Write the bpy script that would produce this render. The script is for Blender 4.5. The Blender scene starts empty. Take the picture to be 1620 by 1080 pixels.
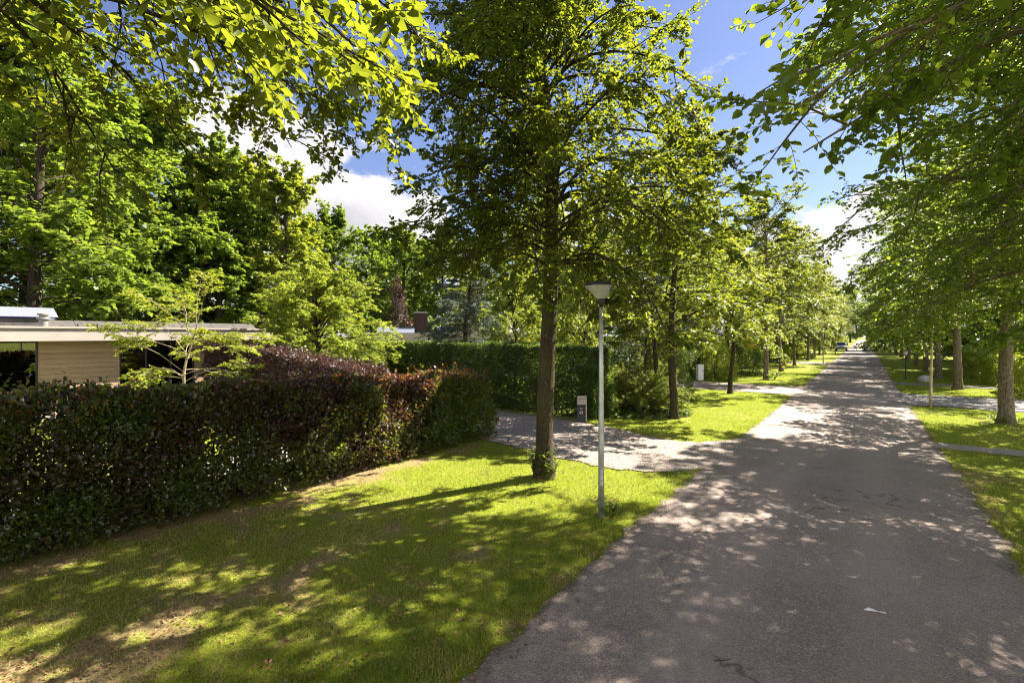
import bpy, bmesh, math, random
import numpy as np
from mathutils import Vector, Matrix

# ------------------------------------------------------------------ camera, sky, sun, exposure
SC = bpy.context.scene
COL = SC.collection
RAD = math.radians
EYE = 3.1                                   # raised camera above the road
cam_data = bpy.data.cameras.new("camera")
cam = bpy.data.objects.new("camera", cam_data)
COL.objects.link(cam)
cam.location = (0, 0, EYE)
cam.rotation_euler = (RAD(90), 0, 0)
cam_data.sensor_width = 36
cam_data.lens = 36 * 780 / 1620
cam_data.shift_y = -10 / 1620
cam_data.clip_start = 0.05
cam_data.clip_end = 3000
SC.camera = cam

SC.view_settings.view_transform = 'Standard'
SC.view_settings.look = 'None'
SC.view_settings.gamma = 1
SC.view_settings.use_curve_mapping = False
SC.view_settings.exposure = 2.25

SUN_EL = RAD(46)
SUN_AZ = math.atan2(0.88, 0.47)             # clockwise from +Y
SUN_DIR = Vector((math.sin(SUN_AZ) * math.cos(SUN_EL), math.cos(SUN_AZ) * math.cos(SUN_EL), math.sin(SUN_EL)))
sun_data = bpy.data.lights.new("sun", 'SUN')
sun_data.energy = 5.0
sun_data.angle = RAD(0.5)
sun_data.color = (1.0, 0.92, 0.80)
sun = bpy.data.objects.new("sun", sun_data)
COL.objects.link(sun)
sun.rotation_euler = SUN_DIR.to_track_quat('Z', 'Y').to_euler()
sun.location = SUN_DIR * 100

world = bpy.data.worlds.new("World")
SC.world = world
world.use_nodes = True


def build_world():
    nt = world.node_tree
    nt.nodes.clear()
    N = nt.nodes.new
    out = N('ShaderNodeOutputWorld')
    bg = N('ShaderNodeBackground')
    bg.inputs['Strength'].default_value = 0.11
    sky = N('ShaderNodeTexSky')
    sky.sky_type = 'NISHITA'
    sky.sun_disc = False
    sky.sun_elevation = SUN_EL
    sky.sun_rotation = SUN_AZ
    sky.air_density = 1.0
    sky.dust_density = 0.3
    sky.ozone_density = 3.0
    tc = N('ShaderNodeTexCoord')
    sep = N('ShaderNodeSeparateXYZ')
    nt.links.new(tc.outputs['Generated'], sep.inputs[0])

    def math_node(op, a, b=None, clamp=False):
        m = N('ShaderNodeMath')
        m.operation = op
        m.use_clamp = clamp
        for i, v in enumerate((a, b)):
            if v is None:
                continue
            if isinstance(v, (int, float)):
                m.inputs[i].default_value = v
            else:
                nt.links.new(v, m.inputs[i])
        return m.outputs[0]

    mp = N('ShaderNodeMapping')
    mp.inputs['Scale'].default_value = (1, 1, 1.9)
    mp.inputs['Location'].default_value = (0.35, 0.1, 0.22)
    nt.links.new(tc.outputs['Generated'], mp.inputs[0])
    big = N('ShaderNodeTexNoise')
    big.inputs['Scale'].default_value = 3.1
    big.inputs['Detail'].default_value = 9
    big.inputs['Roughness'].default_value = 0.55
    nt.links.new(mp.outputs[0], big.inputs['Vector'])

    def bank(direction, sharp):                # a bank of cumulus around one compass direction
        dn = N('ShaderNodeVectorMath')
        dn.operation = 'DISTANCE'
        nt.links.new(tc.outputs['Generated'], dn.inputs[0])
        dn.inputs[1].default_value = Vector(direction).normalized()
        d2 = math_node('MULTIPLY', dn.outputs['Value'], dn.outputs['Value'])
        return math_node('POWER', 2.718, math_node('MULTIPLY', d2, -sharp))

    field = big.outputs['Fac']
    b1 = bank((-0.36, 1, 0.28), 22)
    b2 = bank((0.62, 1, 0.20), 30)
    b3 = bank((-0.85, 1, 0.55), 9)
    low = math_node('MULTIPLY', math_node('SUBTRACT', 0.22, sep.outputs['Z']), 0.5)
    field = math_node('ADD', field, math_node('MULTIPLY', b1, 0.22))
    field = math_node('ADD', field, math_node('MULTIPLY', b2, 0.20))
    field = math_node('ADD', field, math_node('MULTIPLY', b3, 0.03))
    field = math_node('ADD', field, low)
    # added cloud out of view, behind camera and overhead, brightened to fill the shade
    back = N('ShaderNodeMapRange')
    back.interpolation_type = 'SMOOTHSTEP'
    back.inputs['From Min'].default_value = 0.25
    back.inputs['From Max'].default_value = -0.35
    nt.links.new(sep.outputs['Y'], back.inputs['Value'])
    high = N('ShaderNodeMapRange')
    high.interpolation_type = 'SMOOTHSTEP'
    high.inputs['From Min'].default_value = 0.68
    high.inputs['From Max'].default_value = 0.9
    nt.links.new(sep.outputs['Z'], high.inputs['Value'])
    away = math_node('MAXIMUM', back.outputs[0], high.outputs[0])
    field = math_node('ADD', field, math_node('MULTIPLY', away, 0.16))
    ramp = N('ShaderNodeMapRange')
    ramp.interpolation_type = 'SMOOTHSTEP'
    ramp.inputs['From Min'].default_value = 0.555
    ramp.inputs['From Max'].default_value = 0.615
    nt.links.new(field, ramp.inputs['Value'])
    # denser cloud is greyer
    thick = N('ShaderNodeMapRange')
    thick.inputs['From Min'].default_value = 0.68
    thick.inputs['From Max'].default_value = 0.90
    nt.links.new(field, thick.inputs['Value'])
    cc = N('ShaderNodeMix')
    cc.data_type = 'RGBA'
    cc.inputs[6].default_value = (2.05, 2.0, 2.05, 1)
    cc.inputs[7].default_value = (1.12, 1.10, 1.26, 1)
    nt.links.new(thick.outputs[0], cc.inputs[0])
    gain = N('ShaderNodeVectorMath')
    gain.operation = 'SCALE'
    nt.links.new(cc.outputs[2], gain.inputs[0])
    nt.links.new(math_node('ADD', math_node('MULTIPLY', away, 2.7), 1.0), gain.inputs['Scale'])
    hs = N('ShaderNodeHueSaturation')
    hs.inputs['Hue'].default_value = 0.517
    hs.inputs['Saturation'].default_value = 1.0
    hs.inputs['Value'].default_value = 0.34
    nt.links.new(sky.outputs[0], hs.inputs['Color'])
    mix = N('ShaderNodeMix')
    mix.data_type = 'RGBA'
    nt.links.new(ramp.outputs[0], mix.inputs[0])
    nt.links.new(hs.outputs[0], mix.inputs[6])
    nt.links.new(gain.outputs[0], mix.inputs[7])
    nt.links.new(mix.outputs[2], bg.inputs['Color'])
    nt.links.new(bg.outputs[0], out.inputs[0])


build_world()
SC.render.engine = 'CYCLES'
SC.cycles.max_bounces = 8
SC.cycles.transparent_max_bounces = 12
SC.cycles.use_denoising = True
SC.cycles.sample_clamp_indirect = 6
SC.cycles.filter_width = 1.1

# ------------------------------------------------------------------ coordinates
DX, DY = 0.5811, 0.8138                      # the road runs this way; s along it, n to its right


def W(s, n, z=0.0):
    return Vector((s * DX + n * DY, s * DY - n * DX, z))


def WA(s, n):
    s = np.asarray(s, float)
    n = np.asarray(n, float)
    return s * DX + n * DY, s * DY - n * DX


ROAD_ANG = math.atan2(DY, DX)
ROAD_L, ROAD_R = -3.0, 1.7


def view_spot(px, depth):                    # a spot this far in front of the camera, along the bearing of a photo column
    return Vector(((px - 810) / 780 * depth, depth, 0))


# ------------------------------------------------------------------ numpy value noise
def vnoise(x, y, seed=0):
    x = np.asarray(x, float)
    y = np.asarray(y, float)
    xi = np.floor(x).astype(np.int64)
    yi = np.floor(y).astype(np.int64)
    fx = x - xi
    fy = y - yi
    fx = fx * fx * (3 - 2 * fx)
    fy = fy * fy * (3 - 2 * fy)

    def h(a, b):
        v = (a * 374761393 + b * 668265263 + seed * 1442695041) & 0xFFFFFFFF
        v = ((v ^ (v >> 13)) * 1274126177) & 0xFFFFFFFF
        v = v ^ (v >> 16)
        return (v & 0xFFFF) / 65535.0
    return ((h(xi, yi) * (1 - fx) + h(xi + 1, yi) * fx) * (1 - fy) + (h(xi, yi + 1) * (1 - fx) + h(xi + 1, yi + 1) * fx) * fy)


def fbm(x, y, seed=0, octaves=4):
    t = 0
    a = 0.5
    for k in range(octaves):
        t = t + a * vnoise(x * 2 ** k, y * 2 ** k, seed + k * 17)
        a *= 0.5
    return t / (1 - 0.5 ** octaves)


# ------------------------------------------------------------------ materials
class Nodes:
    def __init__(self, name):
        self.m = bpy.data.materials.new(name)
        self.m.use_nodes = True
        self.nt = self.m.node_tree
        self.nt.nodes.clear()
        self.out = self.n('ShaderNodeOutputMaterial')

    def n(self, t, **kw):
        nd = self.nt.nodes.new(t)
        for k, v in kw.items():
            setattr(nd, k, v)
        return nd

    def link(self, a, b):
        self.nt.links.new(a, b)

    def noise(self, scale, detail=4, rough=0.55, vec=None, dist=0.0):
        nd = self.n('ShaderNodeTexNoise')
        nd.inputs['Scale'].default_value = scale
        nd.inputs['Detail'].default_value = detail
        nd.inputs['Roughness'].default_value = rough
        nd.inputs['Distortion'].default_value = dist
        if vec is not None:
            self.link(vec, nd.inputs['Vector'])
        return nd.outputs['Fac']

    def coord(self, scale=(1, 1, 1)):
        tc = self.n('ShaderNodeTexCoord')
        mp = self.n('ShaderNodeMapping')
        mp.inputs['Scale'].default_value = scale
        self.link(tc.outputs['Object'], mp.inputs[0])
        return mp.outputs[0]

    def mix(self, fac, a, b, blend='MIX'):
        nd = self.n('ShaderNodeMix')
        nd.data_type = 'RGBA'
        nd.blend_type = blend
        for sock, v in ((nd.inputs[0], fac), (nd.inputs[6], a), (nd.inputs[7], b)):
            if isinstance(v, (int, float)):
                sock.default_value = v
            elif isinstance(v, (tuple, list)):
                sock.default_value = (*v[:3], 1)
            else:
                self.link(v, sock)
        return nd.outputs[2]

    def ramp(self, v, lo, hi, a=0.0, b=1.0, smooth=True):
        nd = self.n('ShaderNodeMapRange')
        if smooth:
            nd.interpolation_type = 'SMOOTHSTEP'
        nd.inputs['From Min'].default_value = lo
        nd.inputs['From Max'].default_value = hi
        nd.inputs['To Min'].default_value = a
        nd.inputs['To Max'].default_value = b
        self.link(v, nd.inputs['Value'])
        return nd.outputs[0]

    def attr(self, name):
        nd = self.n('ShaderNodeAttribute')
        nd.attribute_name = name
        return nd.outputs['Fac']

    def math(self, op, a, b):
        nd = self.n('ShaderNodeMath')
        nd.operation = op
        for i, v in enumerate((a, b)):
            if isinstance(v, (int, float)):
                nd.inputs[i].default_value = v
            else:
                self.link(v, nd.inputs[i])
        return nd.outputs[0]

    def bump(self, h, strength=0.3, dist=0.02):
        nd = self.n('ShaderNodeBump')
        nd.inputs['Strength'].default_value = strength
        nd.inputs['Distance'].default_value = dist
        self.link(h, nd.inputs['Height'])
        return nd.outputs[0]

    def pbr(self, color, rough=0.7, spec=0.5, metal=0.0, normal=None):
        nd = self.n('ShaderNodeBsdfPrincipled')
        for key, v in (('Base Color', color), ('Roughness', rough), ('Specular IOR Level', spec), ('Metallic', metal)):
            if isinstance(v, (int, float)):
                nd.inputs[key].default_value = v
            elif isinstance(v, (tuple, list)):
                nd.inputs[key].default_value = (*v[:3], 1)
            else:
                self.link(v, nd.inputs[key])
        if normal is not None:
            self.link(normal, nd.inputs['Normal'])
        return nd.outputs[0]

    def done(self, shader):
        self.link(shader, self.out.inputs[0])
        return self.m


def leaf_mat(name, dark, light, trans, fac=0.42, rough=0.42, spec=0.4, hue_var=0.02, val_var=0.3):
    k = Nodes(name)
    t = k.attr('tint')
    c = k.mix(t, dark, light)
    oi = k.n('ShaderNodeObjectInfo')
    hs = k.n('ShaderNodeHueSaturation')
    k.link(k.ramp(oi.outputs['Random'], 0, 1, 0.5 - hue_var, 0.5 + hue_var, False), hs.inputs['Hue'])
    k.link(k.ramp(oi.outputs['Random'], 0, 1, 1 + val_var / 2, 1 - val_var / 2, False), hs.inputs['Value'])
    k.link(c, hs.inputs['Color'])
    p = k.pbr(hs.outputs[0], rough, spec)
    tr = k.n('ShaderNodeBsdfTranslucent')
    tcol = k.mix(t, tuple(0.6 * x for x in trans), trans)
    k.link(tcol, tr.inputs['Color'])
    ms = k.n('ShaderNodeMixShader')
    ms.inputs[0].default_value = fac
    k.link(p, ms.inputs[1])
    k.link(tr.outputs[0], ms.inputs[2])
    return k.done(ms.outputs[0])


def bark_mat(name, dark, light, moss=(0.06, 0.075, 0.02), moss_amt=0.5, scale=1.0):
    k = Nodes(name)
    v = k.coord((4 * scale, 4 * scale, 1.2 * scale))
    v2 = k.coord((2 * scale, 2 * scale, 9 * scale))
    a = k.noise(6, 6, 0.65, v)
    b = k.noise(3, 4, 0.6, v2)
    m = k.noise(1.4, 4, 0.6, k.coord())
    c = k.mix(k.ramp(a, 0.35, 0.68), dark, light)
    c = k.mix(k.ramp(b, 0.62, 0.72, 0, 0.6), c, tuple(min(1, x * 1.7) for x in light))
    c = k.mix(k.ramp(m, 0.42, 0.66, 0, moss_amt), c, moss)
    li = k.noise(5.5, 5, 0.7, k.coord((1, 1, 1.6)), 0.6)
    c = k.mix(k.ramp(li, 0.58, 0.66, 0, 0.65), c, tuple(min(1, x * 2.1) for x in light))
    h = k.math('ADD', a, k.math('MULTIPLY', b, 0.5))
    return k.done(k.pbr(c, 0.85, 0.25, 0, k.bump(h, 0.9, 0.03)))


def plain(name, col, rough=0.6, metal=0.0, spec=0.5, var=0.12, scale=6):
    k = Nodes(name)
    f = k.noise(scale, 5, 0.6, k.coord())
    c = k.mix(k.ramp(f, 0.3, 0.7), tuple(x * (1 - var) for x in col), tuple(min(1, x * (1 + var)) for x in col))
    r = k.ramp(f, 0.3, 0.7, max(0.02, rough - 0.08), min(1, rough + 0.08))
    return k.done(k.pbr(c, r, spec, metal))


M = {}
# avenue foliage
M['avenue'] = leaf_mat('avenue_leaf', (0.030, 0.052, 0.007), (0.085, 0.118, 0.014), (0.38, 0.44, 0.025), 0.43)
M['beech'] = leaf_mat('beech_leaf', (0.024, 0.050, 0.008), (0.070, 0.116, 0.015), (0.44, 0.57, 0.035), 0.47)
M['wood'] = leaf_mat('woodland_leaf', (0.060, 0.092, 0.014), (0.15, 0.185, 0.026), (0.48, 0.54, 0.04), 0.42, hue_var=0.025, val_var=0.5)
M['chestnut'] = leaf_mat('chestnut_leaf', (0.045, 0.085, 0.018), (0.11, 0.165, 0.03), (0.36, 0.48, 0.04), 0.42, val_var=0.2)
M['lime'] = leaf_mat('lime_leaf', (0.10, 0.155, 0.018), (0.21, 0.27, 0.035), (0.55, 0.60, 0.05), 0.42, val_var=0.15)
M['lime_bright'] = leaf_mat('bright_lime_leaf', (0.12, 0.18, 0.02), (0.25, 0.31, 0.04), (0.55, 0.62, 0.06), 0.42, val_var=0.05)
M['gold'] = leaf_mat('golden_leaf', (0.13, 0.175, 0.015), (0.25, 0.29, 0.028), (0.58, 0.64, 0.04), 0.42, val_var=0.1)
M['cedar'] = leaf_mat('cedar_needles', (0.045, 0.07, 0.05), (0.14, 0.17, 0.12), (0.15, 0.20, 0.10), 0.2, 0.6, val_var=0.1)
M['pine'] = leaf_mat('pine_needles', (0.020, 0.038, 0.012), (0.055, 0.08, 0.02), (0.12, 0.16, 0.03), 0.2, 0.6)
M['juniper'] = leaf_mat('juniper_needles', (0.06, 0.10, 0.016), (0.16, 0.20, 0.03), (0.34, 0.40, 0.04), 0.34, 0.6)
M['box'] = leaf_mat('box_leaf', (0.030, 0.055, 0.010), (0.085, 0.12, 0.018), (0.22, 0.30, 0.03), 0.32)
M['hedge'] = leaf_mat('hedge_leaf', (0.013, 0.030, 0.006), (0.042, 0.072, 0.011), (0.20, 0.30, 0.025), 0.32)
M['purple'] = leaf_mat('purple_leaf', (0.022, 0.012, 0.010), (0.085, 0.048, 0.038), (0.16, 0.06, 0.03), 0.25, 0.36, 0.6)
M['weed'] = leaf_mat('weed_leaf', (0.045, 0.085, 0.012), (0.10, 0.16, 0.02), (0.35, 0.48, 0.04), 0.4)


def copper_mat():
    """mixed beech hedge: green leaves, copper leaves and red new tips, by the 'tint' (green to light) and 'copper' values of each leaf"""
    k = Nodes('copper_beech_leaf')
    t = k.attr('tint')
    u = k.attr('copper')
    g = k.mix(t, (0.012, 0.026, 0.005), (0.056, 0.070, 0.010))
    c = k.mix(t, (0.016, 0.009, 0.009), (0.055, 0.028, 0.024))
    r = k.mix(t, (0.12, 0.040, 0.016), (0.30, 0.115, 0.030))
    col = k.mix(k.ramp(u, 0.25, 0.55), g, c)
    col = k.mix(k.ramp(u, 0.75, 0.95), col, r)
    tg = k.mix(k.ramp(u, 0.25, 0.55), (0.34, 0.40, 0.03), (0.16, 0.06, 0.02))
    tg = k.mix(k.ramp(u, 0.75, 0.95), tg, (0.6, 0.16, 0.03))
    p = k.pbr(col, 0.36, 0.5)
    tr = k.n('ShaderNodeBsdfTranslucent')
    k.link(tg, tr.inputs['Color'])
    ms = k.n('ShaderNodeMixShader')
    ms.inputs[0].default_value = 0.36
    k.link(p, ms.inputs[1])
    k.link(tr.outputs[0], ms.inputs[2])
    return k.done(ms.outputs[0])


M['copper'] = copper_mat()
M['bark_green'] = bark_mat('mossy_bark', (0.017, 0.012, 0.006), (0.054, 0.038, 0.017), (0.044, 0.040, 0.008), 0.85)
M['bark_grey'] = bark_mat('grey_beech_bark', (0.072, 0.056, 0.036), (0.21, 0.165, 0.112), (0.09, 0.09, 0.04), 0.45)
M['bark_pale'] = bark_mat('pale_bark', (0.16, 0.13, 0.075), (0.34, 0.28, 0.18), (0.2, 0.19, 0.08), 0.4)
M['bark_dark'] = bark_mat('dark_bark', (0.022, 0.016, 0.011), (0.065, 0.048, 0.034), (0.05, 0.05, 0.02), 0.3)


def ground_mat():
    k = Nodes('lawn_soil')
    bare = k.attr('bare')
    v = k.coord()
    fine = k.noise(38, 6, 0.7, v)
    mid = k.noise(3.0, 5, 0.6, v)
    pat = k.noise(0.6, 4, 0.6, v)
    green = k.mix(k.ramp(fine, 0.3, 0.7), (0.060, 0.075, 0.010), (0.25, 0.28, 0.030))
    green = k.mix(k.ramp(mid, 0.35, 0.7), green, (0.15, 0.18, 0.010))
    green = k.mix(k.ramp(pat, 0.52, 0.72, 0, 0.5), green, (0.20, 0.19, 0.035))
    soil = k.mix(k.ramp(fine, 0.3, 0.72), (0.10, 0.068, 0.036), (0.30, 0.215, 0.12))
    soil = k.mix(k.ramp(mid, 0.4, 0.7, 0, 0.6), soil, (0.30, 0.21, 0.095))
    f = k.math('ADD', bare, k.ramp(fine, 0.2, 0.8, -0.22, 0.22, False))
    f2 = k.math('ADD', f, k.ramp(k.noise(11, 5, 0.7, v), 0.25, 0.75, -0.3, 0.3, False))
    c = k.mix(k.ramp(f2, 0.35, 0.85, 0, 0.9), green, soil)
    return k.done(k.pbr(c, 0.95, 0.1, 0, k.bump(fine, 0.8, 0.02)))


def asphalt_mat(name, a, b, speck=0.5):
    k = Nodes(name)
    v = k.coord()
    vo = k.n('ShaderNodeTexVoronoi')
    vo.inputs['Scale'].default_value = 85
    k.link(v, vo.inputs['Vector'])
    n1 = k.noise(130, 3, 0.7, v)
    n2 = k.noise(0.7, 5, 0.6, v)
    n3 = k.noise(6, 5, 0.65, v)
    c = k.mix(k.ramp(n2, 0.3, 0.7), a, b)
    c = k.mix(k.ramp(n3, 0.35, 0.75, 0, 0.35), c, tuple(x * 0.72 for x in a))
    sp = k.n('ShaderNodeSeparateColor')
    k.link(vo.outputs['Color'], sp.inputs[0])
    c = k.mix(k.ramp(sp.outputs[0], 0.55, 0.95, 0, speck), c, tuple(min(1, x * 1.8) for x in b))
    c = k.mix(k.ramp(sp.outputs[1], 0.6, 0.95, 0, speck), c, tuple(x * 0.4 for x in a))
    ac = k.attr('across')
    tr1 = k.math('ABSOLUTE', k.math('SUBTRACT', k.math('ABSOLUTE', k.math('SUBTRACT', ac, 0.5), 0), 0.17), 0)
    c = k.mix(k.ramp(tr1, 0.03, 0.12, 0.28, 0), c, tuple(min(1, x * 1.25) for x in b))
    st = k.noise(1.7, 6, 0.7, v, 1.2)
    c = k.mix(k.ramp(st, 0.60, 0.74, 0, 0.5), c, tuple(x * 0.55 for x in a))
    e = k.attr('edge')
    c = k.mix(k.ramp(k.math('ADD', e, k.ramp(n3, 0.3, 0.7, -0.4, 0.4, False)), 0.40, 0.95, 0, 0.85), c, (0.13, 0.095, 0.060))
    # a few hairline cracks
    cr = k.n('ShaderNodeTexVoronoi')
    cr.feature = 'DISTANCE_TO_EDGE'
    cr.inputs['Scale'].default_value = 0.33
    wv = k.n('ShaderNodeVectorMath', operation='ADD')
    sc = k.n('ShaderNodeVectorMath', operation='SCALE')
    nz = k.n('ShaderNodeTexNoise')
    nz.inputs['Scale'].default_value = 2.2
    nz.inputs['Detail'].default_value = 5
    k.link(v, nz.inputs['Vector'])
    k.link(nz.outputs['Color'], sc.inputs[0])
    sc.inputs['Scale'].default_value = 0.9
    k.link(v, wv.inputs[0])
    k.link(sc.outputs[0], wv.inputs[1])
    k.link(wv.outputs[0], cr.inputs['Vector'])
    crack = k.math('MULTIPLY', k.ramp(cr.outputs['Distance'], 0.0, 0.012, 1, 0), k.ramp(k.noise(0.5, 2, 0.5, v), 0.46, 0.58))
    c = k.mix(k.math('MULTIPLY', crack, 0.6), c, (0.04, 0.033, 0.028))
    h = k.math('ADD', k.math('MULTIPLY', vo.outputs['Distance'], 0.6), n1)
    return k.done(k.pbr(c, 0.85, 0.3, 0, k.bump(h, 0.55, 0.008)))


M['ground'] = ground_mat()
M['asphalt'] = asphalt_mat('old_asphalt', (0.205, 0.160, 0.135), (0.275, 0.218, 0.187))
M['asphalt_dark'] = asphalt_mat('dark_asphalt', (0.13, 0.115, 0.11), (0.19, 0.17, 0.16))


def gravel_mat():
    k = Nodes('gravel')
    v = k.coord()
    vo = k.n('ShaderNodeTexVoronoi')
    vo.inputs['Scale'].default_value = 26
    k.link(v, vo.inputs['Vector'])
    sp = k.n('ShaderNodeSeparateColor')
    k.link(vo.outputs['Color'], sp.inputs[0])
    c = k.mix(sp.outputs[0], (0.12, 0.10, 0.088), (0.38, 0.315, 0.27))
    n3 = k.noise(1.2, 5, 0.65, v)
    c = k.mix(k.ramp(n3, 0.45, 0.75, 0, 0.4), c, (0.24, 0.17, 0.12))
    e = k.attr('edge')
    c = k.mix(k.ramp(k.math('ADD', e, k.ramp(n3, 0.3, 0.7, -0.3, 0.3, False)), 0.4, 1.0, 0, 0.6), c, (0.17, 0.125, 0.08))
    return k.done(k.pbr(c, 0.9, 0.2, 0, k.bump(vo.outputs['Distance'], 0.9, 0.02)))


M['gravel'] = gravel_mat()


def cladding_mat():
    k = Nodes('cedar_cladding')
    v = k.coord((1, 1, 1))
    grain = k.noise(4, 6, 0.65, k.coord((0.7, 1, 24)))
    sepn = k.n('ShaderNodeSeparateXYZ')
    k.link(v, sepn.inputs[0])
    row = k.math('FLOOR', k.math('MULTIPLY', sepn.outputs['Z'], 1 / 0.19), 0)
    wn = k.n('ShaderNodeTexWhiteNoise')
    wn.noise_dimensions = '1D'
    k.link(row, wn.inputs['W'])
    c = k.mix(wn.outputs['Value'], (0.25, 0.178, 0.120), (0.36, 0.262, 0.182))
    c = k.mix(k.ramp(grain, 0.4, 0.7, 0, 0.6), c, (0.25, 0.155, 0.09))
    return k.done(k.pbr(c, 0.65, 0.3, 0, k.bump(grain, 0.2, 0.01)))


M['cladding'] = cladding_mat()
M['fascia'] = plain('painted_fascia', (0.33, 0.285, 0.255), 0.55, 0, 0.4, 0.05, 2)
M['fascia_dark'] = plain('grey_groove', (0.20, 0.19, 0.175), 0.6, 0, 0.4)
M['frame_dark'] = plain('dark_window_frame', (0.025, 0.023, 0.022), 0.45)
M['metal_grey'] = plain('galvanised_steel', (0.42, 0.41, 0.38), 0.48, 0.75, 0.5, 0.15, 9)
M['black'] = plain('black_paint', (0.018, 0.018, 0.020), 0.5)
M['white'] = plain('white_paint', (0.62, 0.61, 0.60), 0.5, 0, 0.5, 0.06, 3)
M['steel'] = plain('brushed_steel', (0.27, 0.25, 0.225), 0.42, 0.85, 0.5, 0.15, 14)
M['sign_black'] = plain('dark_blue_panel', (0.008, 0.008, 0.014), 0.5)
M['concrete'] = plain('concrete_slab', (0.24, 0.21, 0.19), 0.85, 0, 0.2, 0.2, 8)
M['rust_wood'] = plain('mossy_post', (0.40, 0.33, 0.20), 0.8, 0, 0.2, 0.3, 5)
M['brick'] = plain('dark_brick', (0.035, 0.020, 0.017), 0.85, 0, 0.2, 0.3, 14)
M['stone'] = plain('pale_stone', (0.36, 0.34, 0.32), 0.8, 0, 0.2, 0.25, 9)
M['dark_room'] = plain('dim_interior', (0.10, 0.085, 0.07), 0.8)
M['roof_felt'] = plain('roof_felt', (0.075, 0.068, 0.062), 0.8, 0, 0.2, 0.25, 5)
M['render_wall'] = plain('cream_wall', (0.48, 0.43, 0.36), 0.8, 0, 0.2)
M['tyre'] = plain('tyre_rubber', (0.02, 0.02, 0.02), 0.8)
M['car_paint'] = plain('silver_paint', (0.55, 0.56, 0.60), 0.25, 0.4, 0.6, 0.03)
M['dead_leaf'] = leaf_mat('dead_leaf', (0.10, 0.052, 0.022), (0.32, 0.20, 0.10), (0.25, 0.13, 0.04), 0.15, 0.7, 0.2)


def glass_mat(name, tint=(0.55, 0.58, 0.55)):
    k = Nodes(name)
    fr = k.n('ShaderNodeFresnel')
    fr.inputs['IOR'].default_value = 1.6
    gl = k.n('ShaderNodeBsdfGlossy')
    gl.inputs['Roughness'].default_value = 0.015
    tp = k.n('ShaderNodeBsdfTransparent')
    tp.inputs['Color'].default_value = (*tint, 1)
    ms = k.n('ShaderNodeMixShader')
    k.link(k.math('ADD', fr.outputs[0], 0.10), ms.inputs[0])
    k.link(tp.outputs[0], ms.inputs[1])
    k.link(gl.outputs[0], ms.inputs[2])
    return k.done(ms.outputs[0])


M['glass'] = glass_mat('window_glass')


def solar_mat():
    k = Nodes('solar_cells')
    v = k.coord()
    br = k.n('ShaderNodeTexBrick')
    br.offset = 0
    br.inputs['Scale'].default_value = 1
    br.inputs['Mortar Size'].default_value = 0.006
    br.inputs['Brick Width'].default_value = 0.16
    br.inputs['Row Height'].default_value = 0.16
    br.inputs['Color1'].default_value = (0.03, 0.04, 0.16, 1)
    br.inputs['Color2'].default_value = (0.04, 0.05, 0.19, 1)
    br.inputs['Mortar'].default_value = (0.15, 0.16, 0.2, 1)
    k.link(v, br.inputs['Vector'])
    return k.done(k.pbr(br.outputs['Color'], 0.38, 0.2))


M['solar'] = solar_mat()


def shade_mat():
    k = Nodes('lamp_diffuser')
    p = k.pbr((0.70, 0.68, 0.64), 0.35, 0.5)
    tr = k.n('ShaderNodeBsdfTranslucent')
    tr.inputs['Color'].default_value = (0.75, 0.73, 0.70, 1)
    ms = k.n('ShaderNodeMixShader')
    ms.inputs[0].default_value = 0.4
    k.link(p, ms.inputs[1])
    k.link(tr.outputs[0], ms.inputs[2])
    return k.done(ms.outputs[0])


M['shade'] = shade_mat()


def grass_mat():
    k = Nodes('grass_blade')
    t = k.attr('tint')
    dry = k.attr('dry')
    c = k.mix(t, (0.046, 0.074, 0.008), (0.27, 0.30, 0.032))
    c = k.mix(dry, c, (0.40, 0.30, 0.13))
    p = k.pbr(c, 0.55, 0.25)
    tr = k.n('ShaderNodeBsdfTranslucent')
    tc = k.mix(dry, (0.42, 0.52, 0.03), (0.50, 0.40, 0.16))
    k.link(tc, tr.inputs['Color'])
    ms = k.n('ShaderNodeMixShader')
    ms.inputs[0].default_value = 0.35
    k.link(p, ms.inputs[1])
    k.link(tr.outputs[0], ms.inputs[2])
    return k.done(ms.outputs[0])


M['grass'] = grass_mat()


# ------------------------------------------------------------------ mesh helpers
def np_mesh(name, V, quads=None, tris=None, attrs=None, smooth=False):
    me = bpy.data.meshes.new(name)
    V = np.asarray(V, np.float32).reshape(-1, 3)
    me.vertices.add(len(V))
    me.vertices.foreach_set('co', V.ravel())
    idx, starts, tot = [], [], 0
    if quads is not None and len(quads):
        q = np.asarray(quads, np.int32)
        idx.append(q.ravel())
        starts.append(np.arange(len(q), dtype=np.int32) * 4)
        tot = len(q) * 4
    if tris is not None and len(tris):
        t = np.asarray(tris, np.int32)
        idx.append(t.ravel())
        starts.append(tot + np.arange(len(t), dtype=np.int32) * 3)
    idx = np.concatenate(idx)
    starts = np.concatenate(starts)
    me.loops.add(len(idx))
    me.loops.foreach_set('vertex_index', idx)
    me.polygons.add(len(starts))
    me.polygons.foreach_set('loop_start', starts)
    if smooth:
        me.polygons.foreach_set('use_smooth', np.ones(len(starts), bool))
    for key, val in (attrs or {}).items():
        a = me.attributes.new(key, 'FLOAT', 'POINT')
        a.data.foreach_set('value', np.asarray(val, np.float32))
    me.update(calc_edges=True)
    return me


def put(name, me, mat, parent=None, loc=None, rot=None):
    o = bpy.data.objects.new(name, me)
    COL.objects.link(o)
    if mat is not None:
        me.materials.append(mat)
    if parent is not None:
        o.parent = parent
    if loc is not None:
        o.location = loc
    if rot is not None:
        o.rotation_euler = rot
    return o


def tag(o, label, cat, group=None):
    o['label'] = label
    o['category'] = cat
    if group:
        o['group'] = group
    return o


def kind(o, k):
    o['kind'] = k
    return o


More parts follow.
